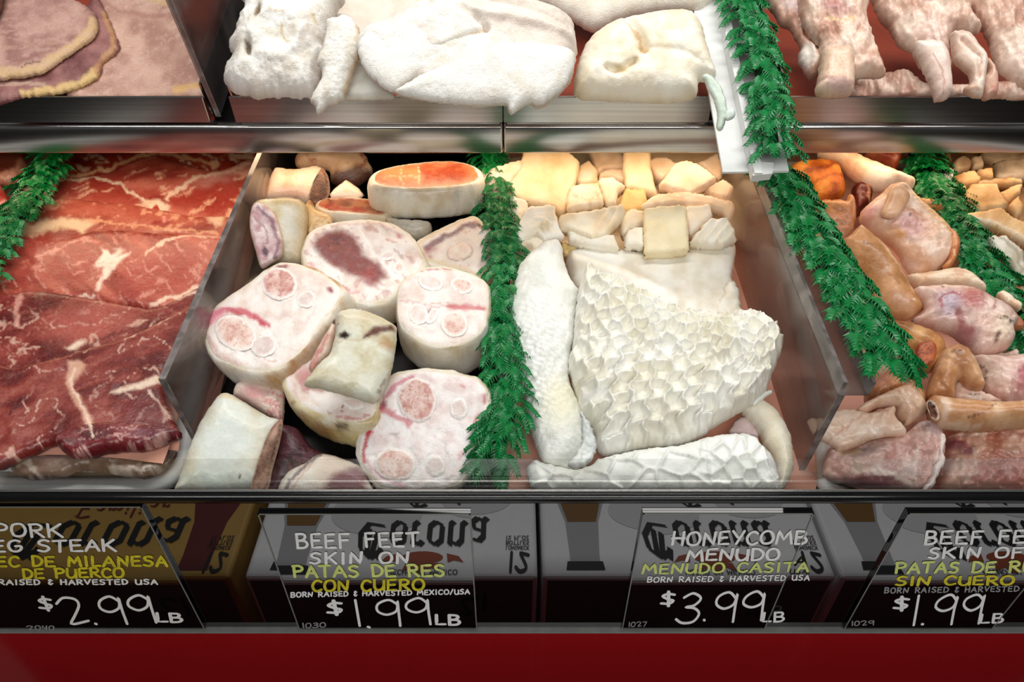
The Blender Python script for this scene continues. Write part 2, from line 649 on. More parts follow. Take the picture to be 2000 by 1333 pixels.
# ------------------------------------------------------------------ the display case
floor = box('floor', -2.2, 2.2, -2.0, 1.4, -0.05, 0.0, 'floor_tile')
tag(floor, kind='structure')
wall = box('wall_back', -2.2, 2.2, 1.4, 1.45, 0.0, 2.6, 'white_plastic')
tag(wall, kind='structure')
CX0, CX1 = -1.25, 1.25
case = empty('display_case', (0, 0.0, 0.0), 'long butcher display case with black price strip above red front panel', 'display case')
box('red_panel', CX0, CX1, 0.004, 0.03, 0.06, 0.628, 'red_gloss', case)
box('price_strip', CX0, CX1, 0.0, 0.012, 0.631, 0.8415, 'black_gloss', case, 0.001)
box('strip_edge', CX0, CX1, -0.006, 0.004, 0.6285, 0.6305, 'card_edge', case, 0.0006)
box('front_rail', CX0, CX1, -0.0035, 0.006, 0.8415, 0.849, 'black_rail', case, 0.0022, 3, smooth=True)
box('rail_lip', CX0, CX1, 0.0035, 0.0065, 0.8488, 0.8502, 'steel', case, 0.0004)
box('base_plinth', CX0, CX1, 0.05, 1.1, 0.0, 0.62, 'case_inner', case)
MLOW = Matrix.Translation(LOW_O) @ Matrix.Rotation(math.atan(LOW_S), 4, 'X')
MUPP = Matrix.Translation(UPP_O) @ Matrix.Rotation(math.atan(UPP_S), 4, 'X')
box('lower_deck', CX0, CX1, -0.03, 1.0, -0.02, -0.004, 'black_plastic', case, M=MLOW)
box('inner_front', CX0, CX1, 0.007, 0.013, 0.70, 0.8415, 'black_plastic', case)
box('back_panel', CX0, CX1, 1.08, 1.10, 0.62, 1.5, 'case_inner', case)
box('upper_deck', CX0, CX1, 0.004, 0.60, -0.034, -0.018, 'dark_steel', case, M=MUPP)
for a, b in ((CX0, -0.0106), (-0.0098, CX1)):
    box('shelf_rail', a, b, 0.398, 0.415, 0.9795, 1.0150, 'steel', case, 0.0028, 3, smooth=True, M=Matrix.Translation((0, .398, 1.015)) @ Matrix.Rotation(math.radians(7), 4, 'X') @ Matrix.Translation((0, -.398, -1.015)))
box('shelf_underside', CX0, CX1, 0.412, 1.0, 0.9835, 0.9895, 'dark_steel', case)

# low clear guard standing on the front rail, smeared along its foot
V, Fc = box_mesh(CX0, CX1, 0.0072, 0.0102, 0.8505, 0.886, 0.0006, 1)
gl = obj('glass_guard', V, Fc, 'front_glass', None, smooth=False)
tag(gl, 'low clear glass guard standing on the black front rail, smeared along its foot', 'glass')


def pan(x0, x1, label, mat='steel', deck_m=MUPP, lip=0.0205, depth=0.5):
    r = empty('steel_tray', tuple(deck_m @ Vector(((x0 + x1) / 2, 0.0, -0.014))), label, 'tray', 'steel trays on the upper shelf')
    box('tray_floor', x0, x1, -0.004, depth, -0.0165, -0.0135, 'wet_paper', r, M=deck_m)
    box('front_lip', x0, x1, 0.4005, 0.4035, 1.0172, 1.0490, mat, r, 0.0007, 1, M=Matrix.Translation((0, .3995, 1.049)) @ Matrix.Rotation(math.radians(6), 4, 'X') @ Matrix.Translation((0, -.4005, -1.049)))
    for a in (x0, x1 - 0.002):
        box('side_wall', a, a + 0.002, 0.004, depth, -0.0165, lip + 0.012, mat, r, M=deck_m)
    return r


pan(-0.95, -0.347, 'steel tray of cooked meat slices left of the upper clear divider')
pan(-0.318, -0.0108, 'steel tray under the folded tripe at the middle of the upper shelf')
pan(-0.0098, 0.226, 'shorter steel tray under the rolled tripe beside the white channel')
pan(0.304, 0.95, 'steel tray of pale trotters right of the white channel')

# clear acrylic dividers
def divider(label, x, h, y0, y1, M, top=True, name='acrylic_divider', t=0.006, d0=0.0):
    r = empty(name, tuple(M @ Vector((x, y0, d0))), label, 'divider', 'clear dividers')
    e = 0.0012
    box('sheet', x + e, x + t - e, y0 + e, y1, d0, h - e, 'acrylic', r, M=M)
    box('front_edge', x, x + t, y0, y0 + e, d0, h, 'acrylic_edge', r, M=M)
    box('top_edge', x, x + t, y0, y1, h - e, h, 'acrylic_edge', r, M=M)
    return r


divider('clear acrylic divider between the pork steaks and the skin-on beef feet', -0.3255, 0.112, 0.078, 0.62, MLOW)
divider('clear upright divider between cooked meat and folded tripe on the upper shelf', -0.343, 0.20, 0.0, 0.5, MUPP, d0=-0.01)
dr = divider('clear divider with a channel of green garland beside the honeycomb tripe', 0.288, 0.128, 0.050, 0.62, MLOW)
ch = box('channel_floor', 0.284, 0.312, 0.046, 0.62, 0.128, 0.1305, 'acrylic', dr, M=MLOW)
box('channel_wall', 0.284, 0.2875, 0.046, 0.62, 0.1305, 0.146, 'acrylic_edge', dr, M=MLOW)
box('channel_wall', 0.309, 0.312, 0.046, 0.62, 0.1305, 0.146, 'acrylic_edge', dr, M=MLOW)

# white plastic channel lying over the upper trays
def wh(px, h):
    return hit([px], WO + WN * h, WN)[0]


WN = unit([0, -0.45, 1])
WO = np.array([0.25, 0.40, 1.058])
wc = empty('garland_channel', WO, 'white plastic channel running over the shelf edge beside rolled tripe', 'channel')


def wplate(name, px, h, t, mat='white_plastic'):
    P = hit(px, WO + WN * h, WN)
    return prism(name, P, -WN * t, mat, wc)


wplate('base_plate', [(1412, 336), (1541, 334), (1470, 0), (1440, -120), (1338, -120), (1352, 0)], 0.0, 0.003)
wplate('upright_wall', [(1474, 338), (1490, 338), (1436, 80), (1405, -80), (1392, -80), (1420, 80)], 0.014, 0.014)
wplate('end_tab', [(1470, 343), (1509, 339), (1511, 318), (1478, 316)], 0.012, 0.010)

# ------------------------------------------------------------------ lettering
G = {
 'A': (.8, [[(0, 0), (.42, 1), (.8, 0)], [(.15, .36), (.68, .36)]]),
 'B': (.7, [[(.05, 0), (.05, 1)], [(.05, 1), (.5, .97), (.6, .78), (.45, .56), (.07, .52)], [(.07, .52), (.55, .48), (.7, .25), (.5, .03), (.05, 0)]]),
 'C': (.72, [[(.7, .85), (.5, 1), (.2, .9), (.03, .5), (.15, .12), (.42, 0), (.7, .14)]]),
 'D': (.75, [[(.06, 0), (.06, 1)], [(.06, 1), (.45, .95), (.74, .6), (.65, .2), (.35, .02), (.06, 0)]]),
 'E': (.66, [[(.62, 1), (.06, .97), (.04, .5), (.05, .02), (.65, .03)], [(.05, .52), (.54, .54)]]),
 'F': (.64, [[(.06, 0), (.06, .98), (.64, 1)], [(.06, .54), (.52, .56)]]),
 'G': (.78, [[(.7, .88), (.45, 1), (.15, .85), (.03, .45), (.18, .08), (.5, 0), (.74, .2), (.74, .45), (.45, .45)]]),
 'H': (.78, [[(.08, 1), (.05, 0)], [(.72, 1), (.7, 0)], [(.0, .5), (.78, .53)]]),
 'I': (.3, [[(.15, 1), (.15, 0)]]),
 'K': (.76, [[(.06, 1), (.06, 0)], [(.72, 1), (.1, .45)], [(.25, .55), (.76, .0)]]),
 'L': (.62, [[(.08, 1), (.06, .03), (.6, .04)]]),
 'M': (.98, [[(.02, 0), (.14, 1), (.47, .3), (.82, 1), (.96, 0)]]),
 'N': (.82, [[(.05, 0), (.08, 1), (.7, .02), (.78, 1)]]),
 'O': (.82, [[(.42, 1), (.15, .88), (.02, .5), (.14, .1), (.42, 0), (.7, .12), (.82, .5), (.68, .9), (.42, 1), (.3, .96)]]),
 'P': (.68, [[(.07, 0), (.07, 1)], [(.0, .96), (.4, 1), (.66, .8), (.56, .55), (.08, .46)]]),
 'R': (.74, [[(.07, 0), (.07, 1)], [(.0, .96), (.42, 1), (.64, .8), (.54, .56), (.09, .5)], [(.25, .5), (.74, 0)]]),
 'S': (.66, [[(.62, .9), (.38, 1), (.1, .86), (.14, .62), (.5, .45), (.6, .2), (.35, 0), (.02, .1)]]),
 'T': (.74, [[(.0, .96), (.74, 1)], [(.38, .98), (.34, 0)]]),
 'U': (.76, [[(.05, 1), (.05, .3), (.25, .02), (.52, .06), (.72, .4), (.72, 1), (.74, .0)]]),
 'V': (.74, [[(.02, 1), (.34, 0), (.74, 1)]]),
 'X': (.74, [[(.03, 1), (.72, 0)], [(.72, 1), (.0, 0)]]),
 'Y': (.74, [[(.03, 1), (.36, .5)], [(.74, 1), (.3, 0)]]),
 'Z': (.7, [[(.03, 1), (.68, 1), (.03, 0), (.7, .0)]]),
 '0': (.72, [[(.36, 1), (.1, .85), (.03, .5), (.1, .12), (.36, 0), (.62, .14), (.7, .5), (.6, .88), (.36, 1), (.25, .96)]]),
 '1': (.26, [[(.1, 1), (.2, 0)]]),
 '2': (.86, [[(.0, .78), (.25, .98), (.62, .92), (.7, .7), (.5, .35), (.3, .04), (.4, .03), (.86, .12)]]),
 '3': (.72, [[(.12, .86), (.4, 1), (.66, .85), (.5, .6), (.22, .52), (.5, .5), (.7, .3), (.55, .05), (.2, .0), (.0, .12)]]),
 '4': (.7, [[(.1, 1), (.05, .5), (.62, .5)], [(.62, 1), (.58, 0)]]),
 '7': (.66, [[(.02, .96), (.66, 1), (.3, 0)]]),
 '9': (.8, [[(.72, .8), (.45, 1), (.1, .85), (.06, .6), (.35, .45), (.66, .6), (.72, .95), (.74, .5), (.78, 0)]]),
 '.': (.16, [[(.06, .02), (.09, .0)]]),
 '$': (.62, [[(.58, .78), (.3, .84), (.08, .7), (.3, .5), (.56, .36), (.4, .16), (.02, .2)], [(.3, 1), (.36, 0)]]),
 '&': (.6, [[(.55, .8), (.3, 1), (.15, .8), (.35, .55), (.1, .3), (.25, .02), (.6, .2)], [(.3, .1), (.4, -.05)]]),
 '/': (.5, [[(.45, 1.05), (.02, -.05)]]),
 ' ': (.5, []),
}


def ribbon(poly, wd, Vs, Fs):
    """A flat marker stroke of width wd with round ends (2-D points)."""
    P = np.asarray(poly, float)
    t = np.gradient(P, axis=0) if len(P) > 2 else np.repeat((P[-1] - P[0])[None], len(P), 0)
    t = t / (np.linalg.norm(t, axis=1)[:, None] + 1e-9)
    nn = np.stack([-t[:, 1], t[:, 0]], 1) * wd / 2
    caps = []
    for s, e in ((0, -1), (len(P) - 1, 1)):
        a0 = math.atan2(nn[s][1], nn[s][0])
        caps.append([P[s] + wd / 2 * np.array([math.cos(a0 - e * k * math.pi / 5), math.sin(a0 - e * k * math.pi / 5)]) for k in range(6)])
    i0 = len(Vs)
    for i in range(len(P)):
        Vs += [P[i] + nn[i], P[i] - nn[i]]
    for i in range(len(P) - 1):
        a = i0 + 2 * i
        Fs.append([a, a + 1, a + 3, a + 2])
    for cp in caps:
        k = len(Vs)
        Vs += cp
        Fs.append(list(range(k, k + len(cp))))


def nib(poly, nv, Vs, Fs):
    P = np.asarray(poly, float)
    nv = np.asarray(nv, float)
    for i in range(len(P) - 1):
        k = len(Vs)
        Vs += [P[i] - nv, P[i] + nv, P[i + 1] + nv, P[i + 1] - nv]
        Fs.append([k, k + 1, k + 2, k + 3])


def text2d(txt, wd, wobble=0.04, seed=0, gap=0.22):
    """Unit-height marker capitals; returns 2-D verts, faces and total width."""
    rng = random.Random(seed)
    Vs, Fs, x = [], [], 0.0
    for ch_ in txt:
        wg, strokes = G[ch_]
        sx = 1 + rng.uniform(-.06, .06)
        dy = rng.uniform(-wobble, wobble)
        for st in strokes:
            q = [(x + px_ * sx + rng.uniform(-.015, .015), py + dy + rng.uniform(-.015, .015)) for px_, py in st]
            if len(q) > 2 and ch_ not in 'AMNVEFLTK1ZXY74HI':
                q = spline(q, 0.08, False)
            else:
                q = resample_open(q, 0.25)
            ribbon(q, wd, Vs, Fs)
        x += wg * sx + gap
    return np.array(Vs), Fs, x - gap


def resample_open(q, st):
    out = []
    for a, b in zip(q[:-1], q[1:]):
        a, b = np.array(a), np.array(b)
        k = max(1, int(np.linalg.norm(b - a) / st))
        out += [a + (b - a) * j / k for j in range(k)]
    return out + [np.array(q[-1])]


CARD_Y = -0.0030
card_o, card_n = np.array([0, CARD_Y - 0.0004, 0]), np.array([0, -1.0, 0])


def write(card, txt, x0, x1, yb0, yb1, hp, mat, wd=0.17, slant=0.0, seed=0, gap=0.22, name='lettering', wob=0.04):
    Vs, Fs, wt = text2d(txt, wd, wob, seed, gap)
    px = np.zeros_like(Vs)
    u = Vs[:, 0] / wt
    px[:, 0] = x0 + (x1 - x0) * u + slant * Vs[:, 1] * hp
    px[:, 1] = yb0 + (yb1 - yb0) * u - Vs[:, 1] * hp
    P = hit(px, card_o, card_n)
    P[:, 1] -= 0.0001 * (np.arange(len(P)) % 7) / 7
    return obj(name, P, Fs, mat, card, smooth=False)


def price_card(label, px_l, px_r, v_top, v_bot=1229):
    a = hit([(px_l, v_top), (px_r, v_top), (px_l, v_bot)], np.array([0, CARD_Y, 0]), card_n)
    x0, x1, z1, z0 = a[0][0], a[1][0], a[0][2], a[2][2]
    r = box('price_card', x0, x1, CARD_Y, -0.0002, z0, z1, 'card_black', None)
    tag(r, label, 'price sign', 'price cards on the black strip')
    for (p, q, s, t) in ((x0, x1, z1 - 0.0012, z1), (x0, x0 + 0.0012, z0, z1), (x1 - 0.0012, x1, z0, z1)):
        box('card_rim', p, q, CARD_Y - 0.0005, CARD_Y + 0.0005, s, t, 'card_edge', r)
    return r


W, Yl, L = 'white_chalk', 'yellow_chalk', 'lime_chalk'
k1 = price_card('black price card for pork leg steak, 2.99 a pound, cut by the frame', -260, 277, 990)
write(k1, 'PORK', -8, 122, 1049, 1049, 25, W, .17, -.12, 1)
write(k1, 'LEG STEAK', -42, 226, 1079, 1077, 22, W, .19, -.12, 2)
write(k1, 'BISTEC DE MILANESA', -95, 326, 1107, 1106, 19, Yl, .24, -.1, 3, .26)
write(k1, 'DE PUERCO', 46, 242, 1130, 1128, 18, Yl, .24, -.1, 4)
write(k1, 'BORN RAISED & HARVESTED USA', -75, 307, 1143, 1142, 9.5, W, .26, -.1, 5, .3)
write(k1, '$', 79, 106, 1194, 1194, 27, W, .16, -.3, 6, name='price')
write(k1, '2.99', 120, 306, 1220, 1217, 54, W, .085, -.25, 7, .12, name='price')
write(k1, 'LB', 308, 356, 1216, 1216, 17, W, .22, -.2, 8)
write(k1, '2040', 53, 106, 1231, 1231, 8, 'grey_chalk', .2, -.1, 9)
k2 = price_card('black price card for beef feet skin on, 1.99 a pound', 503, 919, 1004)
write(k2, 'BEEF FEET', 580, 820, 1071, 1068, 27, W, .18, -.1, 11, .26)
write(k2, 'SKIN ON', 606, 798, 1102, 1100, 21, W, .2, 0, 12, .3)
write(k2, 'PATAS DE RES', 574, 868, 1128, 1126, 22, L, .22, -.1, 13, .24)
write(k2, 'CON CUERO', 610, 828, 1156, 1153, 21, Yl, .22, 0, 14, .24)
write(k2, 'BORN RAISED & HARVESTED MEXICO/USA', 568, 917, 1167, 1161, 9, W, .26, 0, 15, .28)
write(k2, '$', 640, 670, 1203, 1201, 28, W, .16, -.1, 16, name='price')
write(k2, '1.99', 690, 842, 1225, 1222, 51, W, .085, -.06, 17, .16, name='price')
write(k2, 'LB', 851, 898, 1221, 1221, 19, W, .22, -.05, 18)
write(k2, '1030', 590, 636, 1227, 1226, 9, 'grey_chalk', .18, 0, 19)
k3 = price_card('black price card for honeycomb menudo, 3.99 a pound', 1256, 1590, 1003)
write(k3, 'HONEYCOMB', 1312, 1574, 1065, 1063, 25, W, .18, .12, 21, .2)
write(k3, 'MENUDO', 1341, 1520, 1096, 1094, 22, W, .2, .12, 22, .22)
write(k3, 'MENUDO CASITA', 1254, 1578, 1121, 1117, 18, L, .2, .12, 23, .24)
write(k3, 'BORN RAISED & HARVESTED USA', 1264, 1580, 1138, 1134, 10, W, .22, .15, 24, .3)
write(k3, '$', 1290, 1316, 1186, 1185, 28, W, .16, .1, 25, name='price')
write(k3, '3.99', 1320, 1488, 1216, 1214, 57, W, .085, .2, 26, .14, name='price')
write(k3, 'LB', 1489, 1530, 1216, 1214, 18, W, .2, .1, 27)
write(k3, '1027', 1227, 1262, 1225, 1224, 9, 'grey_chalk', .18, .15, 28)
k4 = price_card('black price card for beef feet skin off, 1.99 a pound, cut by the frame', 1774, 2120, 1003)
write(k4, 'BEEF FEET', 1806, 2062, 1063, 1062, 25, W, .18, .15, 31, .26)
write(k4, 'SKIN OFF', 1814, 2022, 1091, 1090, 20, W, .2, .15, 32, .26)
write(k4, 'PATAS DE RES', 1748, 2040, 1120, 1117, 20, L, .22, .15, 33, .24)
write(k4, 'SIN CUERO', 1750, 1978, 1144, 1143, 17, Yl, .22, .15, 34, .24)
write(k4, 'BORN RAISED & HARVESTED USA', 1727, 2036, 1159, 1155, 10, 'grey_chalk', .22, .15, 35, .3)
write(k4, '$', 1744, 1772, 1195, 1194, 27, W, .16, .15, 36, name='price')
write(k4, '1.99', 1773, 1912, 1220, 1219, 57, W, .085, .28, 37, .16, name='price')
write(k4, 'LB', 1913, 1958, 1218, 1216, 17, W, .2, .15, 38)
write(k4, '1029', 1662, 1706, 1223, 1222, 9, 'grey_chalk', .18, .2, 39)

# ------------------------------------------------------------------ beer cartons on the floor before the case (seen in the black strip)
BL = {
 'C': (1.0, [[(.85, .78), (.55, .95), (.2, .72), (.12, .35), (.35, .06), (.85, .12)], [(.42, .9), (.42, .2)], [(.58, .95), (.66, .3)], [(.8, .98), (.86, .7)]]),
 'o': (.6, [[(.1, .5), (.1, .12), (.28, .0)], [(.1, .5), (.32, .62), (.5, .5), (.5, .1), (.28, 0)]]),
 'r': (.5, [[(.14, .62), (.14, .08), (.26, 0)], [(.14, .5), (.34, .62), (.46, .52)]]),
 'n': (.66, [[(.12, .62), (.12, .06), (.22, 0)], [(.12, .5), (.36, .62), (.5, .5), (.5, .08), (.62, 0)]]),
 'a': (.62, [[(.14, .56), (.34, .62), (.48, .5), (.48, .08), (.6, 0)], [(.48, .36), (.16, .28), (.12, .1), (.28, 0), (.48, .1)]]),
 'E': (.9, [[(.8, .85), (.5, .97), (.18, .7), (.14, .3), (.4, .02), (.82, .14)], [(.2, .52), (.66, .55)], [(.5, .95), (.5, .1)]]),
 'x': (.56, [[(.1, .6), (.46, 0)], [(.46, .62), (.1, 0)], [(.1, .32), (.46, .32)]]),
 't': (.46, [[(.2, .85), (.2, .1), (.34, 0)], [(.04, .6), (.4, .6)]]),
 'F': (.8, [[(.2, .98), (.2, 0)], [(.05, .9), (.4, 1), (.8, .92)], [(.2, .52), (.6, .54)]]),
 'm': (.86, [[(.1, .6), (.1, 0)], [(.1, .5), (.3, .6), (.42, .48), (.42, 0)], [(.42, .5), (.6, .6), (.74, .46), (.74, .05), (.82, 0)]]),
 'i': (.3, [[(.12, .6), (.12, .06), (.22, 0)], [(.1, .78), (.16, .72)]]),
 'l': (.3, [[(.12, .98), (.12, .06), (.24, 0)]]),
}


def gothic(txt, nibv, gap=0.06):
    Vs, Fs, x = [], [], 0.0
    for c_ in txt:
        wg, st = BL[c_]
        for s_ in st:
            nib([(x + a, b) for a, b in s_], nibv, Vs, Fs)
            nib([(x + a, b) for a, b in s_], (nibv[1] * .5, -nibv[0] * .35), Vs, Fs)
        x += wg + gap
    return np.array(Vs), Fs, x - gap


def on_top(root, name, V2, Fs, x0, y0, sx, sy, z, mat, lift=0.0):
    P = np.zeros((len(V2), 3))
    P[:, 0] = x0 + V2[:, 0] * sx
    P[:, 1] = y0 + V2[:, 1] * sy
    P[:, 2] = z + 0.0006 + lift + 0.00002 * (np.arange(len(P)) % 5)
    return obj(name, P, Fs, mat, root, smooth=False)


def bottle_2d():
    pr = [(0, .055), (.30, .055), (.40, .05), (.50, .032), (.60, .0215), (.74, .0185), (.80, .019)]
    L_ = [(-w_, y) for y, w_ in pr]
    R_ = [(w_, y) for y, w_ in pr][::-1]
    return np.array(L_ + R_)


def carton(cx, w_, z1, h, label, tan=False, seed=0):
    y1, y0 = -0.10, -0.385
    r = box('beer_carton', cx - w_ / 2 + .003, cx + w_ / 2 - .003, y0, y1, z1 - h, z1, 'carton_tan' if tan else 'carton_white', None, 0.006, 3)
    tag(r, label, 'box', 'beer cartons in front of the case')
    if z1 - h < 0.01:
        return r
    x0 = cx - w_ / 2
    box('shaded_end', cx - w_ / 2 + .009, cx + w_ / 2 - .009, y1 - .0002, y1 + .0003, z1 - h + .006, z1 - .006, 'carton_end_shade', r)  # thin cover whose dark colour paints in the shade on this end
    # glass-bottle print, logo, legend, count
    b = bottle_2d()
    ink = ('ink_red', 'ink_red') if tan else ('ink_grey', 'ink_amber')
    bx = x0 + (w_ * .86 if tan else w_ * .155)
    full = b * np.array([1.0, .36])
    on_top(r, 'bottle_print', full, [list(range(len(b)))], bx, y1 - .298, 1, 1, z1, ink[0])
    if not tan:
        lo = b[(b[:, 1] < .61)]
        on_top(r, 'beer_print', lo * np.array([.86, .36]), [list(range(len(lo)))], bx, y1 - .298, 1, 1, z1, ink[1], .0004)
        cap = np.array([(-.022, .0), (.022, 0), (.024, .012), (-.024, .012)])
        on_top(r, 'cap_print', cap, [[0, 1, 2, 3]], bx, y1 - .0225, 1, 1, z1, 'ink_black', .0004)
        for q in range(2):
            e = np.array([(math.cos(a) * (.06 - .012 * q), math.sin(a) * (.032 - .006 * q)) for a in np.linspace(0, 2 * math.pi, 28, endpoint=False)])
            on_top(r, 'swirl_print', e, [list(range(28))], cx + (-.03 + .13 * q), y1 - .10 - .02 * q, 1, 1, z1, 'ink_pale', .0001)
    V2, Fs, wt = gothic('Corona', (.085, .05))
    lw = w_ * (.60 if tan else .46)
    lx = x0 + w_ * (.18 if tan else .36)
    on_top(r, 'logo', V2, Fs, lx, y1 - .088, lw / wt, .058, z1, 'ink_black', .0007)
    V2, Fs, wt = gothic('Familiar' if tan else 'Extra', (.06, .04))
    on_top(r, 'lettering', V2, Fs, lx + lw * .3, y1 - (.126 if tan else .152), lw * (.55 if tan else .85) / wt, .032 if tan else .05, z1, 'ink_red' if tan else 'ink_black', .0007)
    if not tan:
        e = [(math.cos(a) * .026, math.sin(a) * .009) for a in np.linspace(0, 2 * math.pi, 18, endpoint=False)]
        on_top(r, 'crest', np.array(e), [list(range(18))], lx + lw * .52, y1 - .022 - .012, 1, 1, z1, 'ink_brown', .0004)
        for q in (-1, 1):
            sp_ = np.array([(q * .03, -.006), (q * .045, -.002), (q * .052, .007), (q * .04, .004), (q * .032, .007)])
            on_top(r, 'crest_scroll', sp_, [list(range(5))], lx + lw * .52, y1 - .034, 1, 1, z1, 'ink_brown', .0004)
        crown = np.array([(-.02, 0), (-.024, .012), (-.011, .006), (0, .015), (.011, .006), (.024, .012), (.02, 0)])
        on_top(r, 'crown', crown, [list(range(7))], lx + lw * .52, y1 - .026, 1, 1, z1, 'ink_brown', .0005)
        V2, Fs, wt = text2d('HECHO EN MEXICO', .16, 0, 3)
        on_top(r, 'lettering', V2, Fs, lx + lw * .28, y1 - .0165, .085 / wt, .0065, z1, 'ink_black', .0005)
    V2, Fs, wt = text2d('12', .2, 0, 4)
    on_top(r, 'count', V2, Fs, x0 + w_ * .915 - .007, y1 - .035, .024 / wt, .027, z1, 'ink_black', .0005)
    for q, t_ in enumerate(('LONGNECK', 'BOTTLES', '12 FL.OZ')):
        V2, Fs, wt = text2d(t_, .2, 0, 5)
        on_top(r, 'lettering', V2, Fs, x0 + w_ * .915 - .011, y1 - .045 - .0075 * q, .029 / wt, .0055, z1, 'ink_black', .0005)
    # count on the end that faces the case
    V2, Fs, wt = text2d('12', .2, 0, 4)
    P = np.zeros((len(V2), 3))
    P[:, 0] = cx + w_ * .32 - V2[:, 0] * .035 / wt
    P[:, 1] = y1 + 0.0009
    P[:, 2] = z1 - .075 + V2[:, 1] * .04
    obj('count', P, Fs, 'ink_black', r, smooth=False)
    return r


BW = 0.3655
for i, lab in enumerate(('tan beer carton with a dark red bottle print, leftmost of the row',
                         'white beer carton mirrored behind the skin on card',
                         'white beer carton mirrored behind the honeycomb menudo card',
                         'white beer carton mirrored at the far right')):
    cx = -0.331 + BW * (i - 0.5)
    if i == 0:
        cx -= 0.012
    carton(cx, BW, 0.567, 0.2835, lab, tan=(i == 0), seed=i)
    c2 = carton(cx, BW, 0.2832, 0.2832, lab.split(' mirrored')[0].split(' with')[0] + ' at the bottom of its stack, ' + ('first', 'second', 'third', 'fourth')[i] + ' from left', tan=(i == 0))
# ------------------------------------------------------------------ green plastic garlands
def leaf_mesh(seed):
    rng = random.Random(seed)
    V, Fc = [], []
    n = 8
    zf = lambda y: 0.10 * math.sin(y * 2.6) - 0.28 * y * y
    for s in (-1, 1):
        for i in range(n):
            y0, y1 = 0.05 + i * 0.112, 0.05 + (i + 1) * 0.112
            Ln = (0.50 - 0.26 * (i / (n - 1)) ** 1.4) * (0.55 + 0.45 * min(1, (i + 1) / 3)) * rng.uniform(.86, 1.1)
            yt = y1 + 0.17 + rng.uniform(-.03, .03)
            k = len(V)
            V += [(0, y0, zf(y0)), (0, y1, zf(y1)), (s * Ln * .5, y0 + .13, zf(y0) + .055), (s * Ln * .62, y1 + .10, zf(y1) + .015), (s * Ln, yt, zf(min(yt, 1)) - .03 + rng.uniform(-.03, .05)), (s * Ln * .5, y1 + .02, zf(y1) + .09)]
            t = [[k, k + 5, k + 2], [k, k + 1, k + 5], [k + 2, k + 5, k + 4], [k + 5, k + 3, k + 4], [k + 1, k + 3, k + 5]]
            Fc += [f if s > 0 else f[::-1] for f in t]
    k = len(V)
    V += [(-.05, .9, zf(.9)), (.05, .9, zf(.9)), (0, 1.12, zf(1.0) - .05), (0, .95, zf(.95) + .05)]
    Fc += [[k, k + 3, k + 2], [k + 3, k + 1, k + 2], [k, k + 1, k + 3]]
    me = bpy.data.meshes.new('leaf')
    me.from_pydata(V, [], Fc)
    me.materials.append(MATS['leaf_green'])
    me.update()
    return me


LEAVES = [leaf_mesh(s) for s in range(6)]


def garland(label, path3, nrm, width, size, rows, step, seed=0, lift=0.012, dirsign=1, up=0.55, strip_w=None, spread=1.0):
    """A strip of overlapping plastic fronds along a 3-D path; every frond is a part of its own."""
    rng = random.Random(seed)
    P = spline(path3, 0.01, False)
    r = empty('garland', tuple(P[0]), label, 'garland', 'green plastic garlands')
    seglen = np.linalg.norm(np.diff(P, axis=0), axis=1)
    cum = np.concatenate([[0], np.cumsum(seglen)])
    T = np.gradient(P, axis=0)
    T = T / np.linalg.norm(T, axis=1)[:, None]
    nrm = unit(nrm)
    # carrier strip
    sw = (strip_w or width * .55)
    Vs, Fs = [], []
    for i in range(len(P)):
        x = np.cross(T[i], nrm)
        for a, b in ((-sw / 2, 0), (-sw / 3, .004), (sw / 3, .004), (sw / 2, 0)):
            Vs.append(P[i] + x * a + nrm * b)
    for i in range(len(P) - 1):
        for j in range(3):
            a = i * 4 + j
            Fs.append([a, a + 1, a + 5, a + 4])
    obj('stem', Vs, Fs, 'stem_green', r)
    s = 0.0
    base = Vector(P[0])
    while s < cum[-1]:
        i = min(np.searchsorted(cum, s), len(P) - 1)
        p, t = P[i], T[i]
        x = np.cross(t, nrm)
        for k in range(rows):
            lat = (k - (rows - 1) / 2) / max(1, (rows - 1) / 2) if rows > 1 else 0.0
            lat += rng.uniform(-.22, .22)
            q = p + x * lat * width * .30 + nrm * (lift * (1 - .55 * lat * lat)) + t * rng.uniform(-.004, .004)
            yd = t * dirsign * rng.uniform(.5, 1.0) + x * lat * spread * .9 + nrm * (up * rng.uniform(.1, 1.0)) + x * rng.uniform(-.3, .3)
            yd = unit(yd)
            zd = nrm * 1.0 + x * lat * .8 - t * dirsign * .45
            zd = unit(zd - yd * (zd @ yd))
            xd = np.cross(yd, zd)
            sz = size * rng.uniform(.8, 1.2)
            M = Matrix([[xd[j] * sz, yd[j] * sz, zd[j] * sz, q[j] - base[j]] for j in range(3)] + [[0, 0, 0, 1]])
            o = bpy.data.objects.new('leaf', LEAVES[rng.randrange(6)])
            COL.objects.link(o)
            o.parent = r
            o.matrix_local = M
        s += step * rng.uniform(.85, 1.15)
    return r


def gpath(pts, h, deck=LOW):
    return np.array([at(p, hh, deck) for p, hh in zip(pts, h if hasattr(h, '__len__') else [h] * len(pts))])


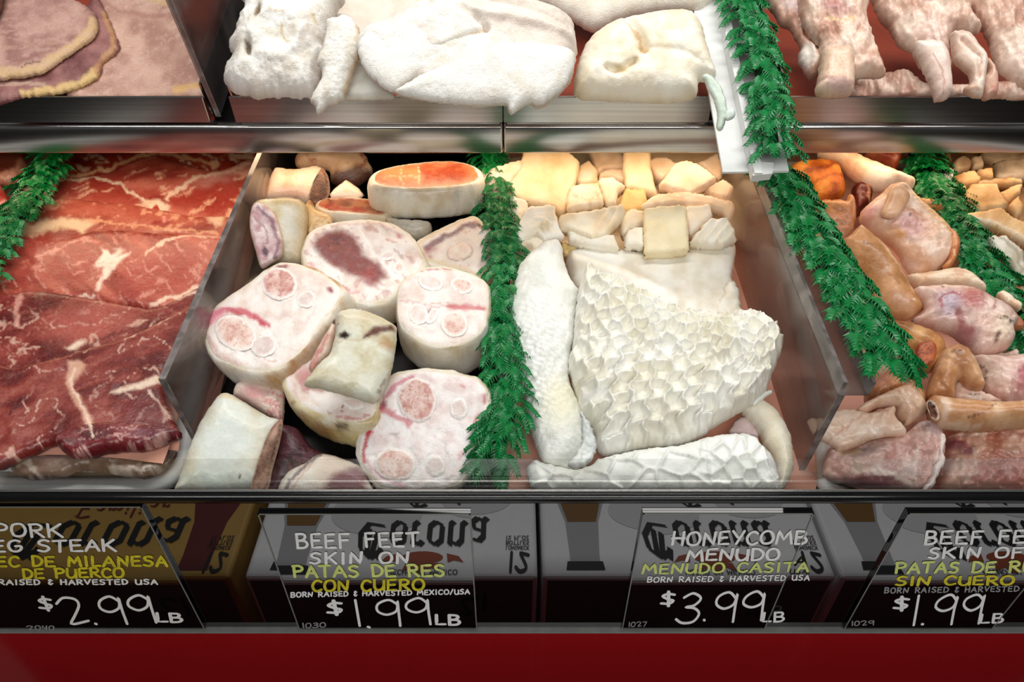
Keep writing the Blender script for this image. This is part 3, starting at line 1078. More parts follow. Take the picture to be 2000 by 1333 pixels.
garland('green plastic garland left of the pork leg steaks, running under the shelf',
        gpath([(112, 300), (70, 380), (30, 435), (-12, 495), (-45, 560)], 0.05), LOW_N, 0.034, 0.023, 4, 0.0070, 11, up=.6)
garland('green plastic garland between skin-on beef feet and tripe',
        gpath([(955, 300), (962, 350), (968, 420), (985, 500), (980, 570), (978, 650), (985, 730), (992, 800), (975, 862), (957, 915)],
              [.06, .06, .06, .06, .06, .058, .055, .05, .045, .03]), unit(LOW_N + np.array([0, -.25, 0])), 0.032, 0.022, 4, 0.0066, 12, up=.6)
garland('bright green plastic garland in the channel on the clear right-hand divider',
        gpath([(1506, 335), (1549, 412), (1592, 487), (1640, 565), (1684, 640), (1714, 695), (1724, 715)], [.136, .136, .136, .136, .136, .136, .134]),
        unit(LOW_N + np.array([.28, -.2, 0])), 0.044, 0.025, 5, 0.0066, 13, lift=.016, up=.5, strip_w=.022)
garland('dark green plastic garland at the right between skinned beef feet and tan chunks',
        gpath([(1790, 300), (1815, 350), (1850, 410), (1882, 470), (1915, 530), (1960, 590), (2010, 650), (2040, 700)], .055), LOW_N, 0.044, 0.024, 5, 0.0072, 14, up=.6)
gp = np.array([hit([p], WO + WN * .012, WN)[0] for p in ((1428, -60), (1447, 20), (1468, 80), (1486, 150), (1500, 215), (1510, 275), (1512, 300))])
garland('green plastic garland lying in the white channel over the upper shelf', gp, WN, 0.030, 0.022, 4, 0.0066, 15, lift=.014, up=.5, strip_w=.012)
# ------------------------------------------------------------------ lower deck: liners and trays
def liner(name, px, h, label, mat='peach_paper', t=0.0012, deck=LOW, cat='paper'):
    P = hit(px, *deck_plane(deck, h))
    o = prism(name, P, -deck[1] * t, mat)
    tag(o, label, cat)
    return o


liner('paper_liner', [(-60, 905), (392, 905), (408, 860), (546, 290), (-260, 290)], 0.003, 'peach butcher paper lining the pork steak tray')
liner('paper_liner', [(988, 966), (1590, 966), (1640, 800), (1500, 290), (955, 290)], 0.003, 'peach butcher paper under the honeycomb tripe')
liner('paper_liner', [(1628, 938), (1700, 962), (2120, 962), (2300, 290), (1500, 290)], 0.005, 'peach butcher paper under the skinned beef feet')


def rim_tray(label, px, h, wd):
    """White melamine tray: flat floor and a rolled rim with round corners."""
    P = hit(spline(px, 12, True), *deck_plane(LOW, h))
    c = P.mean(0)
    Vs, Fs = [], []
    nn = LOW_N
    prof = [(-.026, -.012), (-.012, -.006), (-.004, 0), (0, 0), (.004, -.002), (.006, -.006), (.004, -.012)]
    for p_, q_ in zip(P, np.roll(P, -1, 0)):
        t = unit(q_ - p_)
        o_ = np.cross(t, nn)
        if o_ @ (p_ - c) < 0:
            o_ = -o_
        for a, b in prof:
            Vs.append(p_ + o_ * a + nn * b)
    m, k = len(P), len(prof)
    for i in range(m):
        for j in range(k - 1):
            a, b = i * k + j, ((i + 1) % m) * k + j
            Fs.append([a, b, b + 1, a + 1])
    Fs.append([i * k for i in range(m)])
    o = obj('white_tray', Vs, Fs, 'white_plastic')
    return tag(o, label, 'tray')


rim_tray('white rimmed tray holding the pork leg steaks', [(-300, 950), (-100, 952), (200, 954), (300, 945), (345, 915), (362, 860), (420, 640), (495, 340), (480, 318), (300, 315), (-100, 315), (-300, 318)], 0.012, 0.01)
rim_tray('white rimmed tray holding the skinned beef feet', [(1700, 985), (1640, 965), (1608, 935), (1610, 900), (1560, 640), (1500, 330), (1560, 316), (2050, 316), (2250, 320), (2250, 985)], 0.010, 0.01)

# ------------------------------------------------------------------ pork leg steaks
PNK2 = [(136, 48, 38), (170, 78, 62), (190, 102, 82)]
RED = [(120, 34, 32), (158, 52, 46), (186, 84, 70)]
PNK = [(150, 58, 50), (180, 88, 74), (198, 112, 96)]
FAT = (240, 214, 190)


def steak(label, poly, h, c, m, seed, thick=0.007, ro=0, an=3, sc=22, name='pork_steak', n=None, rim=None, mat='raw_meat', step=3.6, lumps=.0014, cat='meat', group='pork leg steaks', fuzz=2.0):
    sp = dict(c=c, m=m, seed=seed, sc=sc, an=an, ro=ro, warp=7)
    if rim:
        sp['rim'] = rim
    o = pillow(name, poly, h, sp, mat, tilt=0.0, front=thick, back=thick * .7, R=13, step=step, lumps=lumps, lump_sc=40, n=n, fuzz=fuzz)
    return tag(o, label, cat, group)


NS = unit(LOW_N + np.array([0, -.05, 0]))
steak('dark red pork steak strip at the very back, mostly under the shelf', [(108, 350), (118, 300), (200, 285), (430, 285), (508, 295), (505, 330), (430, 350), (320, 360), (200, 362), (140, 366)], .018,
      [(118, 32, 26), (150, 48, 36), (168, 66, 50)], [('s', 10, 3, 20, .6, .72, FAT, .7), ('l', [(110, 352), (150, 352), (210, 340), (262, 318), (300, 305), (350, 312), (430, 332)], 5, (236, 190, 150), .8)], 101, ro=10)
steak('second pork steak from the back with a white fat seam and round bone hole', [(112, 360), (130, 352), (205, 342), (255, 322), (297, 308), (340, 316), (420, 336), (496, 312), (496, 345), (478, 405), (455, 440), (330, 450), (200, 440), (112, 398), (96, 388), (112, 372)], .022,
      PNK, [('p', [(110, 385), (118, 366), (150, 360), (200, 352), (250, 372), (290, 400), (210, 402), (140, 392)], (156, 52, 42), 8, .75), ('p', [(430, 340), (495, 318), (480, 400), (440, 430), (345, 415), (330, 400), (380, 365)], (158, 54, 44), 10, .8),
            ('l', [(108, 362), (150, 358), (190, 352), (240, 368), (275, 392), (290, 402)], 4, FAT, .9), ('l', [(330, 398), (355, 375), (395, 350), (450, 345), (490, 325)], 5, FAT, .85), ('e', 305, 407, 26, 8, 10, FAT, .3, .95), ('e', 318, 420, 18, 14, 30, FAT, .3, .95), ('e', 302, 428, 13, 15, 0, FAT, .3, .9), ('e', 309, 417, 7, 6, 20, (176, 60, 44), .3, 1),
            ('s', 9, 4, -20, .62, .75, (240, 190, 160), .7), ('e', 450, 345, 60, 10, -20, (226, 170, 160), .8, .6)], 102, ro=-12)
steak('third pork steak from the back with a broad cream fat edge on its left', [(28, 462), (42, 425), (62, 402), (88, 390), (150, 392), (230, 400), (305, 410), (380, 425), (452, 428), (446, 462), (430, 482), (330, 470), (180, 490), (60, 490), (34, 478)], .027,
      [(148, 54, 44), (176, 84, 68), (192, 104, 86)], [('p', [(30, 466), (50, 448), (90, 438), (130, 436), (190, 440), (165, 462), (120, 455), (80, 468), (48, 470)], (244, 214, 180), 5, .95), ('l', [(180, 440), (260, 448), (330, 455), (430, 463)], 3, (236, 176, 140), .8), ('s', 9, 3, -25, .6, .74, (238, 180, 150), .7), ('e', 318, 445, 22, 5, -6, (150, 30, 30), .4, .8), ('e', 325, 436, 5, 5, 0, (235, 160, 150), .3, .9), ('p', [(395, 428), (448, 424), (440, 450), (425, 452)], (242, 210, 180), 5, .8)], 103, ro=-8, rim=((120, 36, 28), 3, .5))
steak('wide double-lobed pork steak with a cream fat patch at its centre', [(-25, 520), (10, 492), (38, 474), (60, 466), (92, 476), (150, 464), (200, 452), (300, 458), (380, 462), (442, 472), (430, 520), (410, 545), (398, 560), (388, 585), (330, 612), (290, 608), (240, 600), (180, 592), (120, 590), (50, 592), (-25, 590)], .032,
      PNK2, [('p', [(0, 500), (60, 470), (120, 470), (190, 500), (210, 560), (170, 572), (60, 575), (-20, 575)], (150, 56, 50), 22, .6), ('p', [(260, 500), (430, 478), (410, 545), (360, 575), (300, 590), (220, 585)], (160, 54, 50), 20, .6),
            ('p', [(190, 522), (205, 502), (198, 490), (222, 502), (245, 496), (232, 508), (258, 500), (240, 520), (212, 555), (196, 578), (190, 575), (205, 545), (206, 528), (190, 530)], (242, 216, 196), 4, .95),
            ('s', 5.5, 6, 58, .62, .8, (220, 160, 142), .55), ('s', 6, 6, -20, .62, .78, (226, 160, 140), .6), ('l', [(290, 505), (330, 480), (380, 468), (438, 466)], 4, (240, 196, 170), .85), ('l', [(130, 592), (160, 588), (190, 585)], 4, (236, 200, 180), .9), ('l', [(300, 604), (340, 590), (390, 570)], 5, (240, 206, 180), .9)], 104, ro=35, an=4, sc=16)
steak('dark red marbled pork steak across the middle of the pile', [(-25, 592), (20, 578), (70, 570), (130, 578), (200, 590), (245, 598), (300, 606), (340, 592), (392, 566), (386, 600), (376, 640), (360, 690), (330, 700), (240, 700), (150, 730), (60, 745), (-25, 745)], .037,
      [(88, 20, 20), (116, 34, 30), (146, 62, 54)], [('e', 185, 640, 90, 42, -8, (180, 92, 80), .5, .7), ('v', 34, 2.4, -20, .028, (222, 180, 160), .7), ('v', 22, 1.5, 30, .016, (210, 150, 130), .4), ('l', [(45, 590), (38, 620), (40, 645)], 7, (220, 160, 145), .7), ('p', [(135, 685), (160, 670), (172, 674), (150, 692)], FAT, 4, .95), ('l', [(390, 575), (360, 588), (300, 600)], 6, (238, 200, 180), .8), ('l', [(80, 710), (160, 690), (260, 652), (380, 600)], 2.5, (96, 24, 24), .7), ('s', 4, 7, -25, .66, .8, (190, 110, 95), .35)], 105, ro=-15)
steak('large red pork steak at the front of the pile with a long cream seam', [(-25, 735), (40, 722), (110, 706), (175, 686), (255, 662), (330, 626), (386, 600), (372, 645), (350, 690), (335, 720), (322, 745), (332, 790), (350, 840), (352, 852), (310, 868), (270, 880), (200, 878), (170, 890), (110, 872), (60, 890), (-25, 912)], .042,
      [(96, 26, 24), (128, 46, 40), (152, 74, 62)], [('p', [(142, 720), (165, 712), (176, 725), (158, 748), (148, 770), (168, 790), (188, 830), (190, 862), (180, 862), (172, 830), (150, 790), (138, 765)], (226, 176, 150), 4, .8), ('l', [(152, 735), (146, 765), (165, 795), (182, 835), (188, 862)], 4, (240, 206, 184), .9),
            ('p', [(220, 782), (245, 768), (290, 752), (318, 742), (318, 760), (296, 770), (275, 770), (240, 780)], FAT, 4, .95), ('v', 32, 2.0, -25, .022, (226, 186, 166), .7), ('s', 4.5, 7, -22, .64, .8, (190, 120, 104), .35), ('l', [(300, 778), (318, 800), (335, 826)], 4, FAT, .8), ('l', [(40, 760), (50, 745), (70, 715)], 3, (90, 24, 28), .5), ('l', [(30, 820), (50, 790)], 3, (70, 20, 20), .8), ('e', 285, 820, 45, 26, -10, (110, 30, 34), .5, .6)], 106, ro=-18, thick=.009)
steak('dark wet fold of pork hanging at the front edge of the steak pile', [(112, 866), (128, 850), (160, 838), (215, 832), (285, 836), (348, 844), (352, 854), (318, 868), (280, 880), (240, 882), (200, 886), (165, 896), (140, 894), (120, 880)], .044,
      [(84, 20, 24), (112, 32, 36), (136, 56, 56)], [('v', 13, 2.4, -10, .05, (220, 170, 160), .7), ('l', [(178, 836), (186, 850), (192, 868)], 4, FAT, .9), ('e', 300, 856, 44, 9, -12, (120, 60, 70), .6, .7)], 107, thick=.012)
steak('brownish grey pork slice edge between peach papers at the front', [(20, 908), (60, 894), (120, 888), (200, 892), (260, 902), (318, 908), (342, 884), (346, 892), (318, 920), (285, 935), (255, 932), (200, 924), (160, 920), (120, 932), (50, 936)], .022,
      [(70, 48, 44), (104, 78, 72), (140, 112, 104)], [('v', 16, 2, 0, .09, (206, 190, 180), .8), ('l', [(220, 922), (280, 926), (300, 918)], 6, (205, 190, 180), .7)], 108, thick=.009)
liner('paper_sheet', [(-40, 908), (60, 880), (150, 858), (350, 850), (336, 858), (318, 906), (240, 896), (160, 889), (90, 888), (0, 902)], .033, 'peach paper sheet sticking out under the front pork steak', t=.0006)
liner('paper_sheet', [(332, 862), (354, 852), (348, 881), (325, 878)], .026, 'small pink corner of butcher paper beside the clear divider', t=.0006)
# neighbours at the far left
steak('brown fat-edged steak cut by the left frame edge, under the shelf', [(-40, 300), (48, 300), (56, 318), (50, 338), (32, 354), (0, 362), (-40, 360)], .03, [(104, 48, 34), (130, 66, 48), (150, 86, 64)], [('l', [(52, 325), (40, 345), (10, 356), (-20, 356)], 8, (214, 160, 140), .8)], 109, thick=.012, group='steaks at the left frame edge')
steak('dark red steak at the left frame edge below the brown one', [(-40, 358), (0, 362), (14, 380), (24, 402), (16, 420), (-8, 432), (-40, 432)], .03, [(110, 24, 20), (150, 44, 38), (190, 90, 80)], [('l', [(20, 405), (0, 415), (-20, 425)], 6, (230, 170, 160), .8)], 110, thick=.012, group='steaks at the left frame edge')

# ------------------------------------------------------------------ skin-on beef feet
BONE = dict(c=[(216, 176, 162), (230, 200, 188), (238, 218, 208)], m=[('s', 4, 1, 0, .6, .72, (190, 110, 104), .6)], rim=((246, 238, 230), 7, 1.0), sc=16, seed=3, warp=3)
BONE_W = dict(c=[(218, 196, 190), (236, 224, 218)], rim=((246, 242, 236), 6, 1.0), sc=16, seed=4, warp=3)
BONE_P = dict(c=[(200, 146, 136), (220, 180, 170), (232, 206, 196)], m=[('s', 4, 1, 0, .58, .7, (176, 96, 92), .6)], rim=((242, 230, 224), 7, 1.0), sc=15, seed=5, warp=3)
FACE = [(226, 206, 196), (238, 226, 218), (242, 234, 228)]
SKIN = [(206, 190, 162), (224, 216, 198), (230, 226, 214)]
GRP = 'skin-on beef feet'
RIM = ((232, 222, 200), 5, .9)


def foot(label, poly, h, n, thick, m, seed, side=None, sm=(), bones=(), c=FACE, **k):
    fsp = dict(c=c, m=m, seed=seed, sc=20, warp=6, rim=k.pop('rim', RIM))
    ssp = dict(c=side or SKIN, m=sm, seed=seed + 1, sc=34, warp=6)
    return slice_body('beef_foot_cut', poly, h, n, thick, fsp, ssp, label, 'meat', GRP, bones=bones, **k)


foot('thick beef foot slice lying flat at the back right, orange-red meat on top', [(730, 347), (739, 335), (770, 325), (816, 319), (858, 315), (897, 317), (925, 326), (934, 338), (935, 349), (918, 358), (876, 364), (816, 367), (763, 365), (735, 358)], .092, [0.02, .02, 1], .045,
     [('p', [(820, 328), (900, 322), (920, 340), (900, 352), (830, 358)], (150, 52, 26), 8, .85), ('p', [(745, 340), (790, 330), (815, 335), (815, 358), (760, 358)], (200, 132, 84), 5, .8), ('l', [(818, 328), (818, 360)], 2.5, (240, 200, 160), .8), ('l', [(778, 330), (785, 360)], 2, (240, 206, 170), .7), ('l', [(750, 346), (815, 346)], 2, (238, 200, 160), .6), ('s', 4, 6, 0, .55, .7, (200, 110, 70), .6)], 201, c=[(190, 110, 70), (206, 130, 92)], rim=((226, 170, 140), 4, .9), bulge=.006, sm=[('e', 890, 380, 8, 20, 10, (170, 170, 170), .6, .5)], dome_h=.002, drift=(-.002, 0))
foot('oval beef foot slice at the centre with a large dark red patch', [(592, 500), (595, 475), (613, 451), (648, 437), (700, 430), (746, 433), (781, 447), (809, 472), (825, 500), (828, 517), (812, 538), (784, 559), (770, 577), (735, 591), (700, 591), (665, 570), (630, 542), (602, 524)], .074, [.03, -.30, .95], .044,
     [('p', [(612, 478), (632, 455), (668, 452), (695, 468), (712, 502), (742, 522), (760, 545), (728, 560), (690, 545), (655, 525), (625, 508)], (122, 44, 40), 8, .96), ('e', 660, 470, 14, 10, 20, (96, 36, 34), .5, .8), ('e', 725, 542, 14, 12, 0, (140, 44, 46), .5, .8), ('e', 640, 485, 5, 4, 0, (70, 30, 40), .4, .8), ('s', 7, 2, 40, .58, .7, (170, 96, 90), .5), ('l', [(700, 445), (730, 500), (775, 545)], 4, (250, 244, 240), .8), ('e', 782, 462, 6, 4, 40, (190, 80, 90), .5, .7), ('l', [(602, 515), (660, 562), (715, 582)], 3, (206, 130, 130), .6), ('l', [(660, 440), (740, 440), (790, 462)], 3, (206, 160, 160), .5)], 202,
     bones=[(758, 503, 16, 10, -10, BONE_W), (780, 528, 13, 13, 0, BONE), (735, 462, 26, 14, 15, BONE_W, 0)], drift=(.004, -.004), sm=[('e', 680, 578, 14, 8, 30, (96, 50, 30), .4, .9)])
foot('big beef foot slice at left with two round bones and a pink streak', [(397, 628), (403, 615), (441, 584), (480, 558), (501, 543), (518, 528), (546, 515), (581, 517), (616, 528), (651, 549), (667, 566), (665, 580), (648, 608), (616, 650), (595, 682), (560, 710), (532, 724), (490, 724), (455, 713), (420, 696), (403, 664)], .078, [-.06, -.26, .96], .046,
     [('l', [(406, 640), (412, 622), (438, 606), (468, 612), (500, 622), (524, 640)], 9, (196, 62, 84), .85), ('e', 425, 618, 22, 13, -35, (222, 140, 160), .6, .7), ('l', [(500, 625), (520, 642)], 5, (190, 50, 70), .7), ('e', 646, 569, 6, 6, 0, (150, 40, 60), .4, .9), ('e', 552, 523, 12, 5, 0, (130, 40, 50), .5, .8), ('l', [(405, 660), (425, 695), (470, 716)], 4, (230, 180, 180), .7), ('e', 400, 640, 6, 24, 0, (220, 140, 150), .6, .6), ('l', [(545, 690), (520, 640), (545, 670)], 2, (250, 248, 245), .7), ('l', [(560, 620), (600, 640), (620, 600)], 3, (226, 196, 192), .6), ('l', [(500, 700), (540, 710)], 2, (200, 130, 120), .5)], 203,
     bones=[(547, 558, 39, 34, 20, BONE_P), (463, 655, 46, 34, 30, BONE), (600, 589, 20, 17, -30, BONE_W), (518, 680, 27, 22, -20, BONE_W), (576, 600, 9, 7, 0, BONE_P, 0)], drift=(.006, 0), side=[(180, 140, 96), (222, 208, 184), (232, 226, 214)], sm=[('e', 610, 690, 60, 26, -50, (150, 104, 62), .6, .7), ('e', 480, 740, 40, 12, 10, (214, 212, 208), .5, .6)])
foot('upright beef foot at right by the garland with four pale bone ends', [(784, 552), (798, 542), (820, 528), (848, 522), (883, 524), (925, 538), (949, 552), (954, 573), (951, 615), (942, 647), (911, 668), (876, 678), (841, 675), (806, 657), (784, 636), (776, 615), (777, 580)], .082, [.0, -.28, .96], .066,
     [('l', [(880, 602), (914, 603), (946, 605)], 8, (196, 70, 80), .8), ('l', [(800, 606), (850, 604), (880, 606)], 3, (206, 150, 150), .6), ('l', [(820, 530), (848, 525), (880, 528)], 4, (170, 80, 90), .7), ('l', [(782, 590), (840, 598), (900, 596)], 2.5, (210, 180, 172), .8), ('l', [(830, 600), (835, 612), (845, 608)], 2.5, (150, 50, 60), .7), ('e', 796, 650, 9, 3, 30, (180, 80, 80), .4, .7), ('s', 12, 3, 5, .6, .72, (214, 190, 184), .4)], 204,
     bones=[(903, 561, 24, 18, 10, BONE), (842, 556, 26, 17, 15, BONE_W), (888, 637, 28, 26, 0, BONE), (818, 617, 20, 22, -20, BONE_W), (845, 622, 10, 18, 30, BONE_W)], drift=(.0, .002), bulge=.003, sm=[('e', 770, 640, 10, 60, 0, (150, 100, 60), .6, .7)])
foot('beef foot slice tucked against the garland, dark red along its upper edge', [(816, 475), (840, 458), (870, 445), (897, 431), (925, 424), (946, 437), (963, 461), (968, 496), (960, 524), (942, 542), (911, 531), (868, 521), (834, 510), (822, 493)], .066, [.10, -.30, .95], .036,
     [('l', [(830, 488), (862, 470), (905, 448), (935, 438)], 8, (110, 60, 76), .8), ('e', 842, 497, 20, 10, -35, (150, 40, 56), .6, .8), ('p', [(832, 502), (850, 485), (900, 455), (935, 448), (940, 475), (938, 510), (912, 528), (865, 518)], (238, 222, 208), 6, .8), ('e', 938, 444, 6, 5, 30, (30, 24, 28), .3, .9), ('s', 8, 2, 0, .6, .7, (206, 150, 136), .5)], 205,
     bones=[(898, 495, 27, 19, -15, dict(c=[(228, 200, 184), (240, 224, 208)], rim=((196, 150, 130), 3, .7), sc=9, seed=8, warp=4))], rim=((226, 206, 176), 9, 1))
foot('beef foot slice at the front right with four bone circles and red veins', [(763, 740), (791, 728), (830, 724), (875, 728), (917, 736), (941, 750), (954, 775), (952, 817), (938, 841), (924, 866), (927, 890), (910, 922), (896, 943), (868, 953), (833, 957), (787, 957), (745, 952), (728, 936), (707, 908), (700, 880), (703, 852), (721, 824), (735, 803), (745, 775)], .046, [-.02, -.60, .80], .034,
     [('l', [(738, 798), (752, 776), (775, 752), (808, 738)], 7, (206, 120, 140), .8), ('e', 745, 795, 13, 8, -40, (140, 36, 60), .5, .9), ('l', [(742, 800), (772, 812), (800, 828)], 9, (200, 96, 106), .75), ('l', [(721, 842), (715, 860), (712, 905)], 6, (190, 40, 60), .85), ('e', 720, 846, 10, 5, -30, (190, 40, 60), .5, .9), ('l', [(718, 900), (740, 930), (790, 950)], 5, (216, 150, 160), .7), ('e', 931, 822, 5, 14, 20, (214, 110, 120), .5, .7), ('e', 948, 782, 4, 9, 10, (190, 70, 80), .5, .8), ('e', 905, 755, 4, 3, 0, (214, 120, 120), .5, .7), ('e', 900, 890, 5, 10, 20, (220, 150, 156), .5, .6), ('l', [(850, 850), (870, 870), (880, 905)], 3, (222, 212, 210), .8), ('e', 770, 848, 8, 3, 0, (150, 140, 146), .5, .5)], 206,
     bones=[(816, 782, 40, 46, -10, BONE_P), (773, 908, 43, 34, 5, BONE), (897, 800, 18, 22, 0, BONE_W), (851, 910, 20, 22, 0, BONE_W), (872, 858, 14, 10, 20, BONE_W, 0)], c=[(232, 214, 210), (244, 234, 230), (248, 242, 240)], bulge=.003)
foot('stained beef foot under the skin wedge, hollow pink marrow showing', [(556, 745), (562, 728), (572, 712), (595, 700), (640, 705), (690, 740), (728, 775), (736, 798), (728, 814), (705, 824), (680, 826), (645, 816), (605, 801), (572, 776)], .058, [-.06, -.20, .97], .050,
     [('e', 605, 748, 30, 26, 30, (196, 130, 124), .6, .9), ('l', [(612, 775), (665, 790), (712, 800)], 14, (244, 236, 230), .9), ('e', 690, 792, 14, 8, 10, (226, 170, 170), .5, .8), ('l', [(575, 735), (585, 765), (620, 795)], 5, (238, 222, 206), .8), ('l', [(640, 812), (700, 822), (728, 810)], 3, (196, 110, 100), .7), ('l', [(668, 812), (672, 798)], 1.6, (150, 60, 50), .8)], 207,
     bones=[(692, 792, 22, 13, 12, BONE_W)], side=[(196, 172, 124), (216, 204, 170), (226, 220, 200)], sm=[('e', 626, 841, 18, 13, 40, (122, 84, 48), .5, .85), ('e', 640, 850, 40, 18, 20, (170, 130, 70), .6, .7), ('e', 668, 834, 13, 9, 0, (92, 66, 40), .4, .85), ('l', [(556, 800), (572, 785)], 4, (110, 60, 30), .8), ('e', 590, 820, 20, 14, 40, (196, 160, 100), .6, .7), ('e', 690, 860, 30, 20, 0, (224, 206, 140), .6, .7)], drift=(.002, 0), bulge=.005)


def barrel(label, poly, h, m, seed, cut=None, cut_c=None, cut_m=(), c=SKIN, tilt=.55, front=.016, back=.02, R=45, n=None, mat='skin', fuzz=1.2, name='beef_foot_cut', group=GRP, cut_h=None, lumps=.001, step=4.0, cuts='cut_face', smooth=True):
    o = pillow(name, poly, h, dict(c=c, m=m, seed=seed, sc=38, warp=6), mat, tilt=tilt, front=front, back=back, R=R, step=step, n=n, fuzz=fuzz, lumps=lumps, smooth=smooth)
    tag(o, label, 'meat', group)
    if cut:
        pillow(cuts, cut, cut_h or h, dict(c=cut_c, m=cut_m, seed=seed + 1, sc=14, warp=4, rim=((222, 196, 176), 3, .7)), 'cut_meat', tilt=tilt, front=.006, back=.01, R=10, step=4, n=n, parent=o, c=np.asarray(cut).mean(0))
    return o


barrel('white skinned-on beef foot barrel at the front left corner of its tray', [(416, 789), (430, 773), (451, 771), (490, 794), (525, 815), (548, 822), (549, 845), (535, 900), (520, 958), (488, 966), (420, 970), (345, 968), (350, 935), (357, 912), (371, 873), (392, 827)], .042,
       [('e', 450, 870, 40, 60, 20, (214, 222, 216), .8, .6), ('e', 420, 940, 50, 20, 0, (206, 218, 206), .7, .6), ('e', 473, 940, 3, 3, 0, (60, 50, 40), .3, .9), ('l', [(430, 775), (480, 790), (540, 820)], 9, (210, 190, 150), .7)], 210,
       cut=[(546, 820), (553, 828), (546, 868), (533, 915), (521, 961), (490, 961), (499, 915), (512, 876), (526, 842)], cut_c=[(84, 54, 40), (116, 80, 60), (150, 116, 96)], cut_m=[('e', 536, 845, 8, 22, 20, (196, 160, 140), .6, .7), ('l', [(545, 822), (530, 845)], 4, (140, 50, 36), .7)], c=[(214, 208, 186), (224, 226, 214), (226, 230, 222)], front=.022, R=55, cut_h=.052)
barrel('skin-on wedge of beef foot lying on top at the centre, dark stains near its top', [(656, 618), (672, 607), (700, 605), (735, 616), (770, 635), (775, 650), (772, 687), (763, 733), (749, 764), (738, 782), (726, 788), (682, 775), (630, 761), (594, 753), (609, 729), (630, 705), (645, 690), (652, 666), (656, 640)], .104,
       [('e', 675, 663, 11, 7, 15, (42, 18, 12), .35, 1), ('p', [(712, 662), (735, 648), (768, 640), (772, 650), (740, 664), (715, 670)], (92, 34, 22), 4, .95), ('e', 757, 678, 18, 12, 20, (182, 140, 84), .6, .8), ('e', 663, 640, 4, 2.5, 0, (90, 30, 20), .4, .9), ('l', [(662, 676), (700, 672), (740, 668), (770, 660)], 3, (206, 190, 160), .7), ('e', 690, 630, 30, 16, 0, (216, 196, 160), .8, .6), ('l', [(655, 620), (660, 650), (655, 665)], 4, (150, 110, 70), .7), ('l', [(740, 772), (765, 725)], 4, (130, 90, 60), .6)], 211,
       cut=[(654, 624), (653, 662), (645, 690), (630, 706), (611, 729), (603, 718), (614, 692), (630, 662), (641, 645)], cut_c=[(196, 150, 130), (220, 190, 170), (226, 206, 190)], cut_m=[('l', [(640, 660), (625, 690), (610, 720)], 5, (190, 96, 100), .7)], c=[(208, 198, 166), (222, 220, 200), (226, 226, 210)], front=.014, R=34, cut_h=.088)
barrel('beef foot barrel by the clear divider, its cut end facing left', [(501, 394), (530, 389), (574, 388), (597, 400), (602, 430), (600, 458), (592, 514), (560, 516), (530, 516), (512, 524), (500, 494), (492, 450), (490, 412)], .070,
       [('e', 590, 480, 18, 40, 0, (200, 180, 150), .7, .6), ('e', 570, 400, 30, 14, 0, (186, 160, 110), .7, .7), ('e', 565, 470, 20, 30, 0, (214, 214, 206), .8, .5)], 212,
       cut=[(490, 412), (501, 396), (525, 405), (543, 433), (553, 475), (550, 503), (532, 514), (511, 524), (501, 496), (488, 447)], cut_c=[(176, 130, 136), (206, 180, 180), (226, 210, 206)], cut_m=[('l', [(505, 410), (530, 430), (545, 475), (538, 505)], 5, (110, 60, 80), .8), ('e', 520, 495, 5, 10, -20, (60, 30, 50), .4, .9), ('l', [(500, 430), (520, 450), (525, 480)], 3, (130, 70, 90), .7), ('e', 505, 425, 8, 14, -20, (170, 110, 120), .6, .7)], c=[(186, 168, 128), (206, 196, 166), (214, 208, 190)], cut_h=.082, R=36)
barrel('pale beef foot barrel at the back left under the shelf edge', [(525, 356), (536, 331), (546, 329), (578, 331), (622, 326), (640, 342), (644, 377), (632, 398), (612, 405), (575, 396), (522, 394)], .056,
       [('e', 570, 385, 40, 10, 0, (226, 180, 160), .7, .6), ('e', 580, 360, 2.5, 2.5, 0, (110, 70, 40), .3, .9)], 213,
       cut=[(630, 328), (641, 349), (644, 377), (630, 398), (611, 405), (602, 391), (607, 367), (616, 346)], cut_c=[(74, 44, 32), (104, 66, 48), (140, 96, 74)], c=[(226, 186, 150), (236, 208, 178), (238, 218, 196)], cut_h=.064, R=30)
barrel('marbled beef foot chunk at the very back, partly under the shelf', [(578, 305), (600, 296), (700, 296), (721, 318), (728, 340), (712, 356), (690, 366), (650, 360), (641, 334), (595, 333), (579, 326)], .046, [('v', 14, 1.5, 0, .1, (170, 90, 70), .8), ('p', [(645, 345), (700, 332), (730, 335), (728, 372), (640, 380)], (66, 30, 26), 8, .95)], 214, c=[(206, 170, 140), (228, 206, 180)], mat='cut_meat')
barrel('small white triangle of beef foot at the back beside the orange-topped slice', [(643, 380), (655, 367), (676, 352), (700, 367), (712, 382), (700, 390), (648, 390)], .060, [], 215, c=[(236, 214, 190), (242, 226, 208)], front=.008, smooth=False)
foot('low beef foot slice with brown-red top, partly under the orange-topped slice', [(620, 402), (630, 389), (665, 386), (707, 388), (745, 392), (760, 405), (748, 420), (711, 418), (670, 414), (640, 412)], .062, [0, .05, 1], .026, [('l', [(625, 398), (660, 408), (711, 414)], 6, (170, 50, 40), .8), ('s', 5, 5, 0, .5, .65, (186, 130, 90), .6)], 216, c=[(110, 60, 40), (150, 84, 60)], rim=((226, 180, 150), 3, .8), dome_h=.002)
barrel('yellow fat lump between two beef feet at the back left', [(595, 405), (606, 391), (618, 409), (644, 421), (650, 437), (640, 452), (616, 460), (602, 461), (597, 433)], .066, [('e', 608, 398, 10, 6, 0, (150, 84, 40), .5, .8), ('v', 12, 1, 0, .06, (190, 140, 90), .7)], 217, c=[(224, 186, 130), (238, 212, 166)], front=.01, R=20, name='fat_lump')
